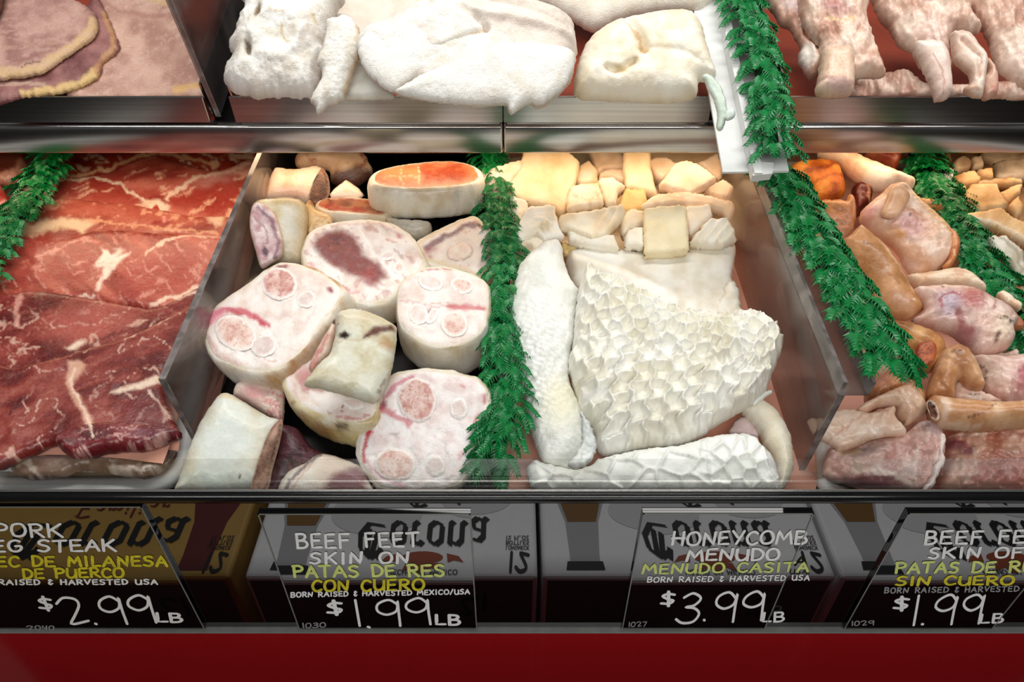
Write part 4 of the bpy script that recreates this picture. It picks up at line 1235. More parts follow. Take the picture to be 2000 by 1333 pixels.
barrel('grey-white beef foot end showing under the orange-topped slice', [(753, 428), (800, 430), (838, 434), (842, 455), (820, 468), (795, 466), (770, 450)], .054, [('l', [(770, 440), (820, 460)], 5, (150, 150, 140), .6)], 218, c=[(170, 162, 140), (206, 202, 190)], front=.012, R=22)
barrel('pink-veined beef foot piece low at the left under the two-bone slice', [(455, 770), (465, 747), (500, 742), (550, 750), (556, 796), (550, 828), (525, 815), (490, 794), (458, 777)], .034, [('v', 12, 1.4, 20, .09, (190, 90, 96), .7), ('e', 500, 772, 18, 10, 20, (220, 150, 150), .6, .7)], 219, c=[(206, 176, 166), (230, 212, 200)], mat='cut_meat', front=.012)
barrel('flat beef foot piece at the front between barrel and bone slice, maroon at right', [(546, 966), (560, 925), (595, 906), (623, 888), (650, 890), (685, 902), (708, 915), (720, 940), (724, 966), (630, 970)], .022, [('p', [(632, 966), (650, 935), (700, 912), (722, 930), (722, 966)], (108, 36, 52), 12, .9), ('l', [(560, 960), (590, 925), (625, 892)], 6, (110, 90, 96), .8), ('l', [(575, 960), (610, 915)], 3, (216, 180, 166), .8)], 220, c=[(224, 206, 190), (236, 228, 216)], mat='cut_meat', front=.012, tilt=.4)
barrel('dark maroon beef foot piece in the gap at the front of its tray', [(545, 835), (580, 838), (605, 870), (640, 892), (622, 905), (575, 935), (545, 966), (515, 966), (535, 900)], .016, [('v', 16, 2, 50, .07, (130, 80, 90), .5)], 221, c=[(44, 18, 22), (70, 28, 38), (86, 40, 50)], mat='cut_meat', front=.01, tilt=.3)
# ------------------------------------------------------------------ tripe in the middle of the lower deck
CRM = [(222, 214, 196), (236, 232, 220), (242, 240, 232)]
WHT = [(226, 228, 220), (238, 240, 234), (244, 244, 240)]


def cells(px, sx, sy, ro, seed, warp=None, w=.13):
    q = rot2(px if warp is None else warp(px), ro) / np.array([sx, sy])
    q = q + .25 * np.stack([fbm(q * .7, seed + 3) - .5, fbm(q * .7, seed + 8) - .5], 1)
    d1, d2 = worley(q, seed)
    return np.exp(-((d2 - d1) / w) ** 2), d1


def tripe(label, poly, h, seed, c=CRM, m=(), mat='tripe', tilt=.45, front=.014, back=.014, R=32, step=4.0, fuzz=2.5, lumps=.0015, name='tripe_piece', group=None, deck=LOW, n=None, hf=None, smooth=True, cat='tripe', rim=None, lump_sc=22.0, parent=None):
    sp = dict(c=c, m=m, seed=seed, sc=30, warp=5)
    if rim:
        sp['rim'] = rim
    o = pillow(name, poly, h, sp, mat, tilt=tilt, front=front, back=back, R=R, step=step, n=n, fuzz=fuzz, lumps=lumps, deck=deck, hf=hf, smooth=smooth, lump_sc=lump_sc, parent=parent)
    return tag(o, label, cat, group) if parent is None else o


# smooth sheet at the back
tripe('smooth cream tripe sheet behind the honeycomb fold', [(1105, 512), (1113, 495), (1130, 488), (1165, 488), (1210, 490), (1263, 496), (1343, 490), (1427, 478), (1436, 496), (1432, 528), (1429, 545), (1436, 563), (1446, 600), (1440, 620), (1400, 660), (1300, 650), (1200, 610), (1130, 575), (1112, 545)], .040, 301,
      m=[('l', [(1265, 500), (1330, 500), (1425, 484)], 6, (240, 230, 200), .6), ('e', 1170, 510, 40, 16, 10, (246, 246, 240), .7, .7), ('p', [(1225, 570), (1262, 566), (1320, 602), (1318, 620), (1262, 606)], (248, 248, 244), 5, .8)], front=.012, back=.02, R=24, lumps=.001, tilt=.2,
      hf=lambda p, d: .010 * np.exp(-((p[:, 1] - 520 - .35 * (p[:, 0] - 1110)) / 18) ** 2) * (1 - sstep(1230, 1400, p[:, 0])))
tripe('fuzzy white tripe edge at the right of the smooth cream sheet', [(1425, 552), (1438, 560), (1446, 590), (1449, 615), (1440, 628), (1405, 625), (1395, 610), (1410, 580)], .046, 302, mat='pile_tripe', front=.008, R=14, fuzz=7, step=3)


# left flap
def flap_h(p, d):
    r, _ = cells(p, 16, 9, 28, 5, w=.22)
    k = sstep(560, 700, p[:, 1]) * (1 - sstep(760, 830, p[:, 1]))
    return .0030 * (fbm(rot2(p, -62) / np.array([34, 7]), 4) - .5) + .0036 * r * (.25 + .75 * k) * sstep(1000, 1060, p[:, 0] + 10)


tripe('tall white tripe flap at the left by the garland, curling at its foot', [(1063, 478), (1088, 474), (1098, 486), (1102, 510), (1116, 552), (1133, 572), (1128, 601), (1121, 668), (1114, 700), (1112, 740), (1116, 760), (1132, 790), (1144, 830), (1152, 880), (1126, 915), (1090, 918), (1063, 906), (1045, 873), (1031, 828), (1021, 775), (1007, 722), (997, 670), (995, 617), (998, 590), (1007, 545), (1018, 517), (1042, 494)], .050, 303, c=WHT, mat='pile_tripe', front=.024, back=.02, R=58, hf=flap_h, step=3.2, tilt=.3, lumps=.002,
      m=[('e', 1095, 800, 34, 46, 10, (242, 236, 204), .8, .7)])
tripe('torn greyish curl of tripe at the foot of the white flap', [(1134, 806), (1146, 818), (1158, 842), (1166, 868), (1162, 890), (1148, 908), (1124, 917), (1108, 908), (1128, 880), (1136, 850)], .072, 304, c=[(206, 212, 208), (226, 230, 226)], front=.006, back=.006, R=10, fuzz=4, lumps=.003, lump_sc=10, step=3)


# the big honeycomb fold: walls of the comb stand up as real ridges
def comb_warp(p):
    x, y = p[:, 0], p[:, 1]
    return np.stack([x - .0011 * (y - 720) ** 2 * sstep(1120, 1250, x) + .32 * (y - 720), y + .18 * (x - 1300)], 1)


def comb_h(p, d):
    p = p + 9 * np.stack([fbm(p / 17, 61, 3) - .5, fbm(p / 17, 67, 3) - .5], 1)
    up = 1 - sstep(650, 730, p[:, 1] - .18 * (p[:, 0] - 1130))
    r1, a1 = cells(p, 23, 25, -32, 11, w=.22)
    r2, a2 = cells(p, 27, 44, 0, 12, warp=comb_warp, w=.20)
    r3, _ = cells(p, 13, 15, 10, 13, w=.3)
    h1 = .0100 * r1 + .003 * sstep(.1, .7, a1)
    w2 = comb_warp(p)
    v = w2[:, 1] / 35
    u = w2[:, 0] / 32 + .16 * np.sin(v * 2 * math.pi) + .25 * (fbm(p / 60, 77, 2) - .5)
    iu = np.round(u)
    du = np.abs(u - iu)
    fl = np.floor(u)
    vv = v + _hash(fl, fl * 0, 5)
    dv = np.abs(vv - np.round(vv))
    h2 = .0145 * np.maximum(np.exp(-(du / .13) ** 2), .72 * np.exp(-(dv / .15) ** 2)) + .002 * (du + dv)
    return h1 * up + h2 * (1 - up) + .0012 * r3


T3 = [(1137, 540), (1154, 528), (1175, 542), (1228, 566), (1263, 582), (1315, 608), (1333, 615), (1385, 622), (1438, 619), (1470, 622), (1498, 636), (1520, 652), (1526, 672), (1524, 692), (1511, 722), (1497, 761), (1476, 785), (1448, 806), (1402, 831), (1367, 855), (1325, 876), (1262, 882), (1210, 892), (1172, 888), (1157, 845), (1133, 810), (1122, 768), (1108, 715), (1115, 687), (1119, 668), (1122, 620), (1130, 575)]


def comb_cols(o):
    me = o.data


sp3 = dict(c=[(232, 228, 212), (240, 238, 226), (244, 243, 236)], m=[], seed=305, sc=40, warp=4)
o = pillow('honeycomb_tripe', T3, .058, sp3, 'tripe', tilt=.42, front=.040, back=.03, R=95, step=2.6, fuzz=4, lumps=.004, lump_sc=70, hf=comb_h)
tag(o, 'large folded honeycomb tripe with deep white cells at the centre right', 'tripe')


def fold_h(p, d):
    r, a = cells(p, 52, 40, 12, 21, w=.10)
    r2, _ = cells(p, 26, 34, -25, 22, w=.16)
    k = sstep(1330, 1420, p[:, 0])
    return (.0042 * r - .003 * a) * (1 - k) + (.0055 * r2) * k + .0008 * fbm(p / 8, 3)


o = tripe('front roll of honeycomb tripe with wide cells against the rail', [(1028, 922), (1045, 901), (1070, 908), (1126, 917), (1157, 908), (1168, 899), (1227, 885), (1262, 878), (1325, 872), (1367, 860), (1420, 850), (1455, 850), (1476, 858), (1490, 876), (1507, 894), (1520, 960), (1455, 968), (1280, 968), (1140, 964), (1050, 962)], .036, 306, c=WHT, tilt=.55, front=.020, back=.016, R=40, step=3, hf=fold_h, fuzz=3, name='honeycomb_tripe')
tripe('smooth cream tripe roll bending down beside the clear right divider', [(1448, 806), (1476, 786), (1497, 788), (1521, 811), (1542, 850), (1550, 897), (1545, 930), (1528, 958), (1512, 966), (1511, 901), (1492, 873), (1480, 845), (1458, 820)], .030, 307, c=[(232, 222, 196), (240, 234, 218)], mat='pile_tripe', front=.018, R=28, fuzz=3, step=3.4)
tripe('pinkish thin tripe membrane under the honeycomb fold', [(1425, 838), (1448, 815), (1470, 826), (1482, 852), (1455, 856), (1430, 850)], .030, 308, c=[(196, 170, 168), (222, 206, 202)], front=.005, R=12)
tripe('small torn tripe tip at the right end of the honeycomb fold', [(1476, 775), (1500, 764), (1511, 763), (1498, 776), (1470, 796)], .052, 309, c=WHT, front=.004, back=.004, R=8, step=3)

# diced pieces at the back
Cc = lambda x, y: (940 + x / 3.92, 300 + y / 3.92)
TAN = [(226, 196, 150), (238, 212, 172), (242, 220, 186)]
BEI = [(226, 196, 164), (240, 216, 188), (244, 226, 204)]
CRE = [(228, 206, 172), (240, 224, 194), (244, 234, 212)]
PAL = [(232, 222, 200), (240, 234, 218), (244, 240, 230)]


def chunk(label, pts, h, seed, c=CRE, m=(), front=.006, back=.018, tilt=.35, hf=None, R=6, mat='tripe', fuzz=2.0, smooth=False, f=Cc, name='tripe_chunk', group='diced tripe at the back'):
    P = np.array([f(x, y) for x, y in pts])
    P = P.mean(0) + (P - P.mean(0)) * 1.06
    return tripe(label, P, h, seed, c, m, mat, tilt, front, back, R, 4.0, fuzz, .0012, name, group, hf=hf, smooth=smooth, lump_sc=14)


def chunk_ridge(ro, sc):
    return lambda p, d: .003 * np.abs(np.sin(rot2(p, ro)[:, 0] / sc * math.pi))


chunk('tan diced tripe at the very back under the shelf edge, behind the two big squares', [(820, -60), (1900, -60), (1900, 60), (1400, 110), (1000, 140), (880, 120)], .040, 330, TAN, R=14)
chunk('pale diced tripe leaning on the garland, leftmost of the pile', [(0, 170), (60, 130), (140, 108), (290, 70), (300, 130), (230, 235), (190, 400), (180, 440), (120, 390), (60, 345), (5, 330)], .066, 331, BEI, smooth=True)
chunk('largest tan square of diced tripe at the back left', [(340, -20), (640, -20), (740, 80), (730, 180), (680, 300), (640, 450), (600, 466), (555, 425), (360, 375), (205, 325), (240, 220), (300, 110)], .064, 332, TAN, [('l', [(735, 110), (690, 260), (640, 440)], 5, (206, 158, 96), .7)])
chunk('white diced tripe below the largest tan square, touching the garland', [(200, 330), (355, 370), (352, 480), (295, 565), (262, 575), (230, 475)], .058, 333, PAL)
chunk('curled diced tripe with an open honeycomb end, left of the pile', [(360, 430), (470, 410), (550, 412), (565, 470), (592, 560), (622, 645), (530, 664), (470, 684), (400, 645), (280, 694), (268, 600), (310, 510)], .068, 334, PAL, [('e', Cc(490, 590)[0], Cc(490, 590)[1], 12, 11, 0, (196, 170, 120), .6, .6)], smooth=True, hf=lambda p, d: .006 * cells(p, 9, 9, 0, 4, w=.25)[0] * np.exp(-(np.hypot(p[:, 0] - Cc(490, 590)[0], p[:, 1] - Cc(490, 590)[1]) / 20) ** 2))
chunk('small yellow diced tripe right of the largest tan square', [(740, 110), (820, 55), (885, 130), (892, 235), (760, 245), (720, 225)], .058, 335, TAN, [('e', Cc(800, 190)[0], Cc(800, 190)[1], 12, 8, -20, (246, 230, 210), .6, .8)])
chunk('boxy cream diced tripe with a crumbled lower side', [(690, 255), (780, 240), (888, 232), (920, 320), (935, 400), (820, 412), (655, 452), (662, 350)], .066, 336, CRE, [('l', [Cc(700, 258), Cc(890, 245)], 3, (222, 180, 120), .7), ('s', 5, 1, 0, .55, .7, (210, 170, 110), .5)])
chunk('pale diced tripe at the back middle under the shelf', [(820, -20), (1000, -20), (1095, 20), (1092, 130), (940, 132), (890, 182), (865, 100)], .060, 337, BEI)
chunk('thin cream diced tripe standing between two tan pieces', [(892, 205), (1000, 188), (1105, 262), (1045, 305), (1032, 385), (960, 415), (918, 300)], .066, 338, CRE, [])
chunk('flat beige diced tripe behind the standing cream piece', [(915, 150), (1000, 125), (1095, 130), (1105, 225), (1000, 195), (895, 205)], .058, 339, BEI)
chunk('long tan diced tripe running down from the shelf edge', [(1095, -20), (1295, -20), (1292, 110), (1312, 200), (1355, 335), (1250, 300), (1110, 265), (1092, 130)], .070, 340, TAN)
chunk('yellow shaded diced tripe below the long tan piece', [(1100, 280), (1250, 285), (1262, 370), (1232, 444), (1100, 466), (1050, 424)], .060, 341, [(220, 170, 96), (236, 200, 136)])  # yellow shadow on this piece put into its colour
chunk('rounded cream diced tripe left of the big beige quadrilateral', [(1278, 90), (1300, 58), (1400, 38), (1485, 90), (1442, 165), (1382, 208), (1318, 160)], .066, 342, BEI, smooth=True)
chunk('big beige quadrilateral of diced tripe at the back right', [(1480, 90), (1580, 62), (1680, 108), (1795, 200), (1735, 252), (1600, 325), (1378, 262), (1370, 240)], .078, 343, BEI)
chunk('beige diced tripe in the back right corner near the white channel', [(1640, 85), (1720, 50), (1810, 0), (1845, 130), (1835, 202), (1790, 205), (1700, 122)], .062, 344, BEI)
chunk('small square of diced tripe at the right edge of the pile', [(1728, 262), (1850, 208), (1932, 262), (1892, 372), (1740, 332), (1705, 290)], .070, 345, BEI)
chunk('curved strip of diced tripe with layered edge at the right', [(1255, 395), (1370, 322), (1600, 310), (1750, 338), (1880, 368), (1922, 402), (1905, 482), (1872, 515), (1800, 442), (1480, 405), (1250, 434)], .066, 346, BEI, [('l', [Cc(1500, 355), Cc(1700, 345), Cc(1890, 400)], 3, (250, 238, 222), .8)], smooth=True)
chunk('wide diced tripe with a ribbed right end in the middle of the pile', [(620, 484), (760, 458), (960, 428), (1060, 405), (1090, 450), (1080, 495), (1020, 565), (960, 625), (850, 655), (680, 595), (615, 560)], .074, 347, CRE, hf=lambda p, d: .0035 * np.abs(np.sin((p[:, 0] * .9 + p[:, 1] * .5) / 5.0)) * sstep(Cc(900, 0)[0], Cc(980, 0)[0], p[:, 0]), smooth=True)
chunk('white diced tripe strip below the ribbed piece', [(665, 595), (850, 655), (1005, 620), (1055, 745), (960, 735), (860, 722), (680, 684)], .062, 348, PAL)
chunk('fringed diced tripe between the ribbed piece and the cream square', [(1078, 485), (1165, 430), (1245, 450), (1242, 560), (1130, 595), (1080, 645), (1055, 540)], .062, 349, CRE, fuzz=4)
chunk('small white cube of diced tripe left of the cream square', [(1095, 645), (1130, 590), (1242, 568), (1244, 725), (1170, 712), (1100, 722)], .066, 350, PAL)
chunk('cream square of diced tripe at the front of the pile', [(1248, 435), (1400, 418), (1505, 410), (1562, 420), (1582, 620), (1584, 745), (1400, 765), (1256, 775)], .078, 351, [(230, 214, 172), (240, 228, 194)])
chunk('pale diced tripe flap behind the cream square', [(1555, 420), (1745, 398), (1765, 482), (1650, 604), (1588, 625)], .066, 352, PAL)
chunk('ruffled diced tripe at the right front of the pile', [(1598, 694), (1640, 622), (1760, 502), (1885, 512), (1932, 600), (1948, 662), (1850, 704), (1700, 714)], .074, 353, PAL, fuzz=4, hf=lambda p, d: .003 * np.sin(rot2(p, 40)[:, 0] / 5) ** 2)
chunk('small holed bit of diced tripe at the left above the white flap', [(268, 700), (420, 640), (480, 690), (440, 760), (380, 820), (310, 800), (262, 745)], .056, 354, CRE, [('e', Cc(360, 745)[0], Cc(360, 745)[1], 10, 8, 0, (170, 150, 120), .5, .8)])
chunk('yellow bit of diced tripe in the gap above the smooth sheet', [(610, 690), (780, 690), (760, 735), (690, 760), (650, 800), (620, 770)], .046, 355, [(210, 176, 106), (226, 196, 132)])
tripe('bed of loose beige tripe under the diced pile, seen only in its gaps', [(948, 320), (1430, 300), (1432, 470), (1300, 500), (1010, 505), (985, 430)], .022, 356, CRE, tilt=.1, front=.012, back=.01, R=30, name='tripe_sheet', step=7)
# ------------------------------------------------------------------ skinned beef feet at the right
R1 = lambda L: [(1400 + x / 3.3333, 300 + y / 3.3333) for x, y in L]
R2 = lambda L: [(1400 + x / 3.3333, 600 + y / 3.3333) for x, y in L]
GR = 'skinned beef feet'


def off(label, poly, h, seed, c, m=(), front=.018, back=.02, R=36, tilt=.5, mat='skin', lumps=.002, fuzz=1.5, name='skinned_knuckle', group=GR, step=4.0, n=None, hf=None, lump_sc=28, smooth=True, rim=None):
    sp = dict(c=c, m=m, seed=seed, sc=34, warp=6)
    if rim:
        sp['rim'] = rim
    if hf is None and lumps >= .002:
        a_ = .0036 if lumps >= .003 else .0022
        hf = lambda p, d: -a_ * np.exp(-((fbm(rot2(p, (seed * 37) % 90 - 30) / np.array([46, 15]), seed, 3) - .5) / .045) ** 2) + a_ * .8 * (fbm(p / 9, seed, 2) - .5)
    o = pillow(name, poly, h, sp, mat, tilt=tilt, front=front, back=back, R=R, step=step, n=n, fuzz=fuzz, lumps=lumps, hf=hf, lump_sc=lump_sc, smooth=smooth)
    return tag(o, label, 'meat', group)


def part(o, name, poly, h, seed, col, m=(), front=.003, back=.006, R=10, tilt=.5, mat='skin', rim=None, **k):
    sp = dict(c=col, m=m, seed=seed, sc=14, warp=4)
    if rim:
        sp['rim'] = rim
    return pillow(name, poly, h, sp, mat, tilt=tilt, front=front, back=back, R=R, step=3.5, parent=o, **k)


ORG = [(170, 92, 34), (206, 130, 56), (222, 156, 84)]
TN = [(186, 130, 78), (208, 156, 104), (222, 180, 134)]
PK = [(206, 160, 140), (224, 190, 172), (232, 208, 192)]
PL = [(222, 180, 144), (234, 206, 174), (240, 222, 198)]
off('glossy orange skinned foot in the back left corner beside the channel garland', R1([(470, 110), (520, 60), (600, 45), (700, 45), (780, 60), (815, 120), (838, 240), (800, 292), (720, 306), (640, 280), (590, 215), (520, 170)]), .060, 401, [(150, 70, 18), (200, 112, 36), (220, 150, 66)], [('l', R1([(560, 150), (680, 130), (790, 80)]), 5, (110, 44, 12), .7), ('l', R1([(600, 220), (700, 190), (820, 160)]), 4, (130, 60, 20), .6), ('l', R1([(780, 60), (815, 130), (800, 180)]), 4, (110, 40, 16), .6)], hf=lambda p, d: .004 * (fbm(rot2(p, -15) / np.array([30, 8]), 5) - .5), mat='cooked_meat', name='beef_shank')
off('long cream bone tube slanting from the shelf edge to the dark garland', R1([(640, 0), (840, -10), (1000, 55), (1180, 128), (1284, 178), (1282, 215), (1250, 246), (1180, 212), (1080, 245), (960, 212), (850, 142), (780, 80)]), .072, 402, PL, [('l', R1([(1250, 180), (1275, 240)]), 3, (206, 150, 110), .7)], R=24, front=.02, name='bone_tube', lumps=.0005)
off('dark red meat lump at the back under the shelf, right of the bone tube', R1([(950, 10), (1180, -10), (1194, 50), (1150, 118), (1080, 85)]), .060, 403, [(116, 34, 22), (150, 60, 40), (186, 110, 76)], R=16, mat='raw_meat')
off('small tan bone end poking toward the dark garland', R1([(1300, 300), (1380, 302), (1470, 330), (1486, 350), (1482, 405), (1462, 420), (1400, 380), (1320, 360)]), .060, 404, [(200, 120, 70), (220, 160, 110)], [('l', R1([(1470, 332), (1480, 400)]), 5, (236, 200, 160), .8)], R=14, front=.012, name='bone_end')
off('orange flat foot piece with torn edge below the glossy orange one', R1([(600, 300), (650, 308), (780, 302), (840, 310), (862, 268), (900, 300), (908, 400), (885, 500), (830, 600), (780, 620), (700, 480)]), .062, 405, TN, [('g', 1610, 400, 1640, 440, (160, 104, 80), .7), ('p', R1([(890, 400), (990, 420), (990, 480), (890, 490)]), (226, 150, 60), 6, .8)], front=.012, R=22)
off('dark red gap meat between the orange piece and the big pale knuckle', R1([(880, 230), (960, 200), (1010, 220), (1000, 330), (930, 400), (890, 380)]), .046, 406, [(74, 18, 14), (110, 34, 24)], [('l', R1([(975, 230), (985, 340)]), 4, (220, 150, 110), .8)], R=12, mat='raw_meat')
o = off('large pale pink knuckle foot with a tan bone knob at its upper end', R1([(1080, 255), (1130, 212), (1220, 206), (1285, 270), (1400, 380), (1490, 468), (1530, 530), (1540, 620), (1500, 720), (1430, 768), (1290, 800), (1220, 745), (1170, 650), (1080, 570), (1000, 505), (930, 450), (940, 380), (990, 330)]), .078, 407, [(214, 170, 136), (230, 196, 172), (236, 212, 194)],
        [('p', R1([(1180, 430), (1230, 400), (1330, 500), (1300, 520)]), (176, 112, 50), 6, .8), ('e', *R1([(1230, 520)])[0], 34, 20, 35, (206, 150, 150), .7, .7), ('e', *R1([(1180, 570)])[0], 14, 7, 40, (190, 130, 60), .5, .8), ('l', R1([(1280, 300), (1400, 420), (1480, 520)]), 14, (222, 172, 96), .6), ('e', *R1([(1240, 690)])[0], 44, 14, 35, (196, 130, 76), .6, .6), ('e', *R1([(1305, 540)])[0], 2, 2, 0, (40, 20, 30), .3, 1), ('e', *R1([(1225, 465)])[0], 2, 1, 0, (60, 30, 40), .3, 1), ('e', *R1([(980, 420)])[0], 14, 14, 0, (226, 150, 150), .7, .6)], front=.030, R=60, lumps=.003)
part(o, 'bone_knob', R1([(1065, 395), (1100, 300), (1135, 222), (1215, 214), (1258, 270), (1240, 330), (1200, 395), (1150, 425), (1100, 420)]), .110, 408, [(206, 150, 106), (226, 182, 146)], rim=((236, 206, 180), 3, .8), front=.007, R=16, c=R1([(1160, 310)])[0])
part(o, 'fat_end', R1([(1500, 490), (1560, 520), (1586, 590), (1560, 690), (1520, 740), (1455, 752), (1500, 690), (1520, 600)]), .084, 409, [(176, 100, 50), (206, 140, 90)], [('l', R1([(1530, 560), (1540, 680)]), 3, (236, 190, 150), .7)], front=.008, c=R1([(1520, 620)])[0])
off('smooth brown tendon-covered foot wedge, dark lines across it', R1([(800, 610), (860, 540), (925, 480), (960, 490), (1030, 550), (1110, 625), (1190, 740), (1260, 870), (1330, 975), (1342, 1020), (1290, 1062), (1268, 1078), (1200, 1092), (1080, 1062), (1000, 980), (900, 820)]), .074, 410, [(164, 112, 66), (186, 132, 86), (204, 154, 108)],
    [('l', R1([(930, 625), (975, 645), (985, 652)]), 1.6, (50, 30, 24), .9), ('e', *R1([(1090, 790)])[0], 4, 2, 30, (70, 36, 24), .4, .8), ('l', R1([(810, 610), (925, 495), (970, 510)]), 4, (206, 150, 120), .7), ('p', R1([(1090, 960), (1150, 930), (1230, 960), (1270, 1060), (1160, 1070)]), (196, 150, 120), 8, .6), ('l', R1([(860, 700), (1000, 760), (1150, 900)]), 5, (150, 94, 50), .5), ('l', R1([(1040, 570), (1160, 740), (1300, 960)]), 5, (222, 180, 140), .6), ('e', *R1([(1250, 1000)])[0], 3, 2, 0, (240, 220, 200), .4, .8)], front=.024, R=50, lumps=.0015)
off('pale tapering tendon strip lying above the pink knuckle', R1([(1235, 800), (1330, 785), (1430, 768), (1560, 750), (1660, 788), (1755, 890), (1600, 876), (1400, 872), (1290, 868)]), .066, 411, PL, [('e', *R1([(1560, 800)])[0], 10, 6, 0, (206, 160, 140), .6, .6)], front=.014, R=18, name='tendon')
o = off('broad pink knuckle foot with a violet sheen and red bruise', R1([(1280, 890), (1400, 870), (1500, 868), (1680, 888), (1780, 940), (1900, 1010), (1960, 1090), (1930, 1130), (1932, 1220), (1855, 1292), (1700, 1310), (1640, 1272), (1520, 1185), (1420, 1142), (1270, 1095), (1330, 1050), (1342, 1000)]), .076, 412, [(206, 160, 146), (222, 186, 172), (232, 206, 194)],
        [('e', *R1([(1490, 1020)])[0], 26, 24, 10, (176, 156, 172), .7, .85), ('e', *R1([(1630, 1000)])[0], 22, 26, 20, (170, 84, 84), .7, .8), ('l', R1([(1540, 1090), (1570, 1160), (1620, 1200)]), 10, (150, 66, 64), .7), ('e', *R1([(1600, 1210)])[0], 26, 16, 30, (150, 84, 90), .7, .7), ('l', R1([(1440, 1040), (1420, 1000), (1500, 960), (1540, 970)]), 4, (160, 60, 60), .8), ('l', R1([(1700, 930), (1780, 1000), (1760, 1080)]), 4, (160, 80, 60), .6), ('e', *R1([(1500, 880)])[0], 40, 8, 0, (238, 216, 200), .7, .6), ('e', *R1([(1440, 912)])[0], 2.2, 2.2, 0, (30, 20, 20), .3, 1), ('e', *R1([(1830, 1180)])[0], 22, 26, 20, (236, 216, 192), .6, .8), ('e', *R1([(1785, 1235)])[0], 5, 9, 20, (110, 70, 50), .4, .9), ('l', R1([(1810, 1130), (1850, 1120), (1900, 1130)]), 1.6, (40, 30, 28), .8)], front=.028, R=58, lumps=.003)  # violet sheen painted into the colour as a patch
part(o, 'shank_end', R1([(1790, 950), (1900, 1012), (1990, 1090), (1998, 1130), (1985, 1150), (1930, 1150), (1890, 1060), (1820, 1000)]), .076, 413, [(170, 100, 70), (196, 130, 96)], c=R1([(1900, 1050)])[0], front=.008)
off('tan scrap of fat caught in the dark green garland', [(1948, 573), (1959, 569), (1974, 576), (1985, 586), (1996, 593), (1993, 605), (1976, 598), (1962, 590), (1954, 583)], .082, 414, PL, front=.006, R=8, name='fat_scrap', step=3)
o = off('round orange-brown knuckle with a reddish bone disc', R2([(1060, 100), (1200, 98), (1350, 140), (1450, 190), (1492, 280), (1460, 390), (1370, 432), (1290, 400), (1240, 310), (1150, 190)]), .062, 415, [(150, 90, 40), (186, 126, 70), (206, 150, 96)], [('e', *R2([(1220, 150)])[0], 20, 10, 20, (100, 54, 26), .6, .7), ('e', *R2([(1300, 190)])[0], 14, 10, 0, (216, 170, 116), .6, .7)], front=.02, R=44)
part(o, 'bone_disc', R2([(1290, 310), (1310, 245), (1370, 218), (1420, 235), (1432, 290), (1410, 360), (1350, 388), (1305, 360)]), .088, 416, [(150, 66, 30), (186, 100, 56)], [('v', 10, 1, 0, .08, (120, 46, 20), .7)], mat='cut_meat', front=.004, c=R2([(1365, 300)])[0])
off('dark brown foot slab behind the pale flaps at the left of its tray', R2([(960, 560), (1060, 480), (1130, 420), (1230, 370), (1285, 440), (1340, 530), (1362, 610), (1330, 660), (1200, 600), (1000, 680)]), .050, 417, [(140, 86, 48), (170, 110, 66), (190, 130, 86)], [('e', *R2([(1060, 480)])[0], 16, 20, 30, (206, 150, 140), .7, .7)], front=.02, R=36)
off('bent tan knuckle hook standing behind the horizontal bone tube', R2([(1362, 590), (1385, 470), (1450, 315), (1500, 270), (1560, 256), (1620, 280), (1660, 330), (1700, 410), (1740, 520), (1700, 545), (1620, 520), (1575, 470), (1545, 540), (1530, 610), (1420, 618)]), .070, 418, [(170, 116, 76), (196, 144, 100), (214, 170, 130)], [('e', *R2([(1520, 345)])[0], 14, 5, 15, (120, 76, 50), .6, .8), ('e', *R2([(1560, 400)])[0], 18, 12, 0, (150, 100, 66), .7, .7), ('e', *R2([(1640, 360)])[0], 6, 8, 0, (230, 200, 176), .5, .7)], front=.022, R=26)
off('pale tendon strip under the bent tan hook', R2([(1520, 600), (1550, 485), (1600, 500), (1700, 542), (1850, 610), (1810, 650), (1600, 650)]), .054, 419, PK, [('l', R2([(1560, 520), (1700, 580), (1800, 610)]), 4, (238, 220, 206), .7), ('l', R2([(1620, 600), (1700, 590)]), 1.2, (60, 40, 36), .7)], front=.012, R=18, name='tendon')
off('pink foot with a magenta patch at the right frame edge', R2([(1660, 330), (1760, 322), (1850, 328), (2060, 338), (2060, 600), (1940, 614), (1870, 640), (1800, 602), (1740, 540), (1700, 440)]), .066, 420, [(206, 160, 146), (226, 194, 180), (232, 206, 196)], [('e', *R2([(1975, 480)])[0], 20, 30, 20, (176, 66, 84), .8, .85), ('l', R2([(1780, 350), (1860, 390), (1990, 400)]), 4, (238, 216, 206), .7), ('e', *R2([(1740, 440)])[0], 22, 30, -30, (186, 166, 150), .7, .6), ('l', R2([(1700, 400), (1740, 470), (1730, 540)]), 1.5, (50, 34, 30), .7)], front=.024, R=46, lumps=.003)
o = off('horizontal tan bone tube with an open dark marrow hole at its left end', R2([(1370, 610), (1400, 592), (1440, 594), (1560, 610), (1700, 622), (1850, 632), (2060, 632), (2060, 770), (1900, 790), (1800, 806), (1640, 806), (1500, 792), (1440, 784), (1390, 740), (1362, 680)]), .078, 421, [(196, 140, 96), (214, 166, 124), (226, 188, 150)], [('l', R2([(1620, 760), (1750, 700), (1850, 640)]), 1.5, (70, 46, 34), .7), ('l', R2([(1560, 770), (1640, 745)]), 1.2, (60, 40, 30), .7), ('e', *R2([(1455, 690)])[0], 8, 28, 0, (238, 210, 186), .6, .8), ('l', R2([(1440, 790), (1700, 800)]), 5, (232, 204, 176), .6)], front=.024, R=30, lumps=.0008, name='bone_tube')
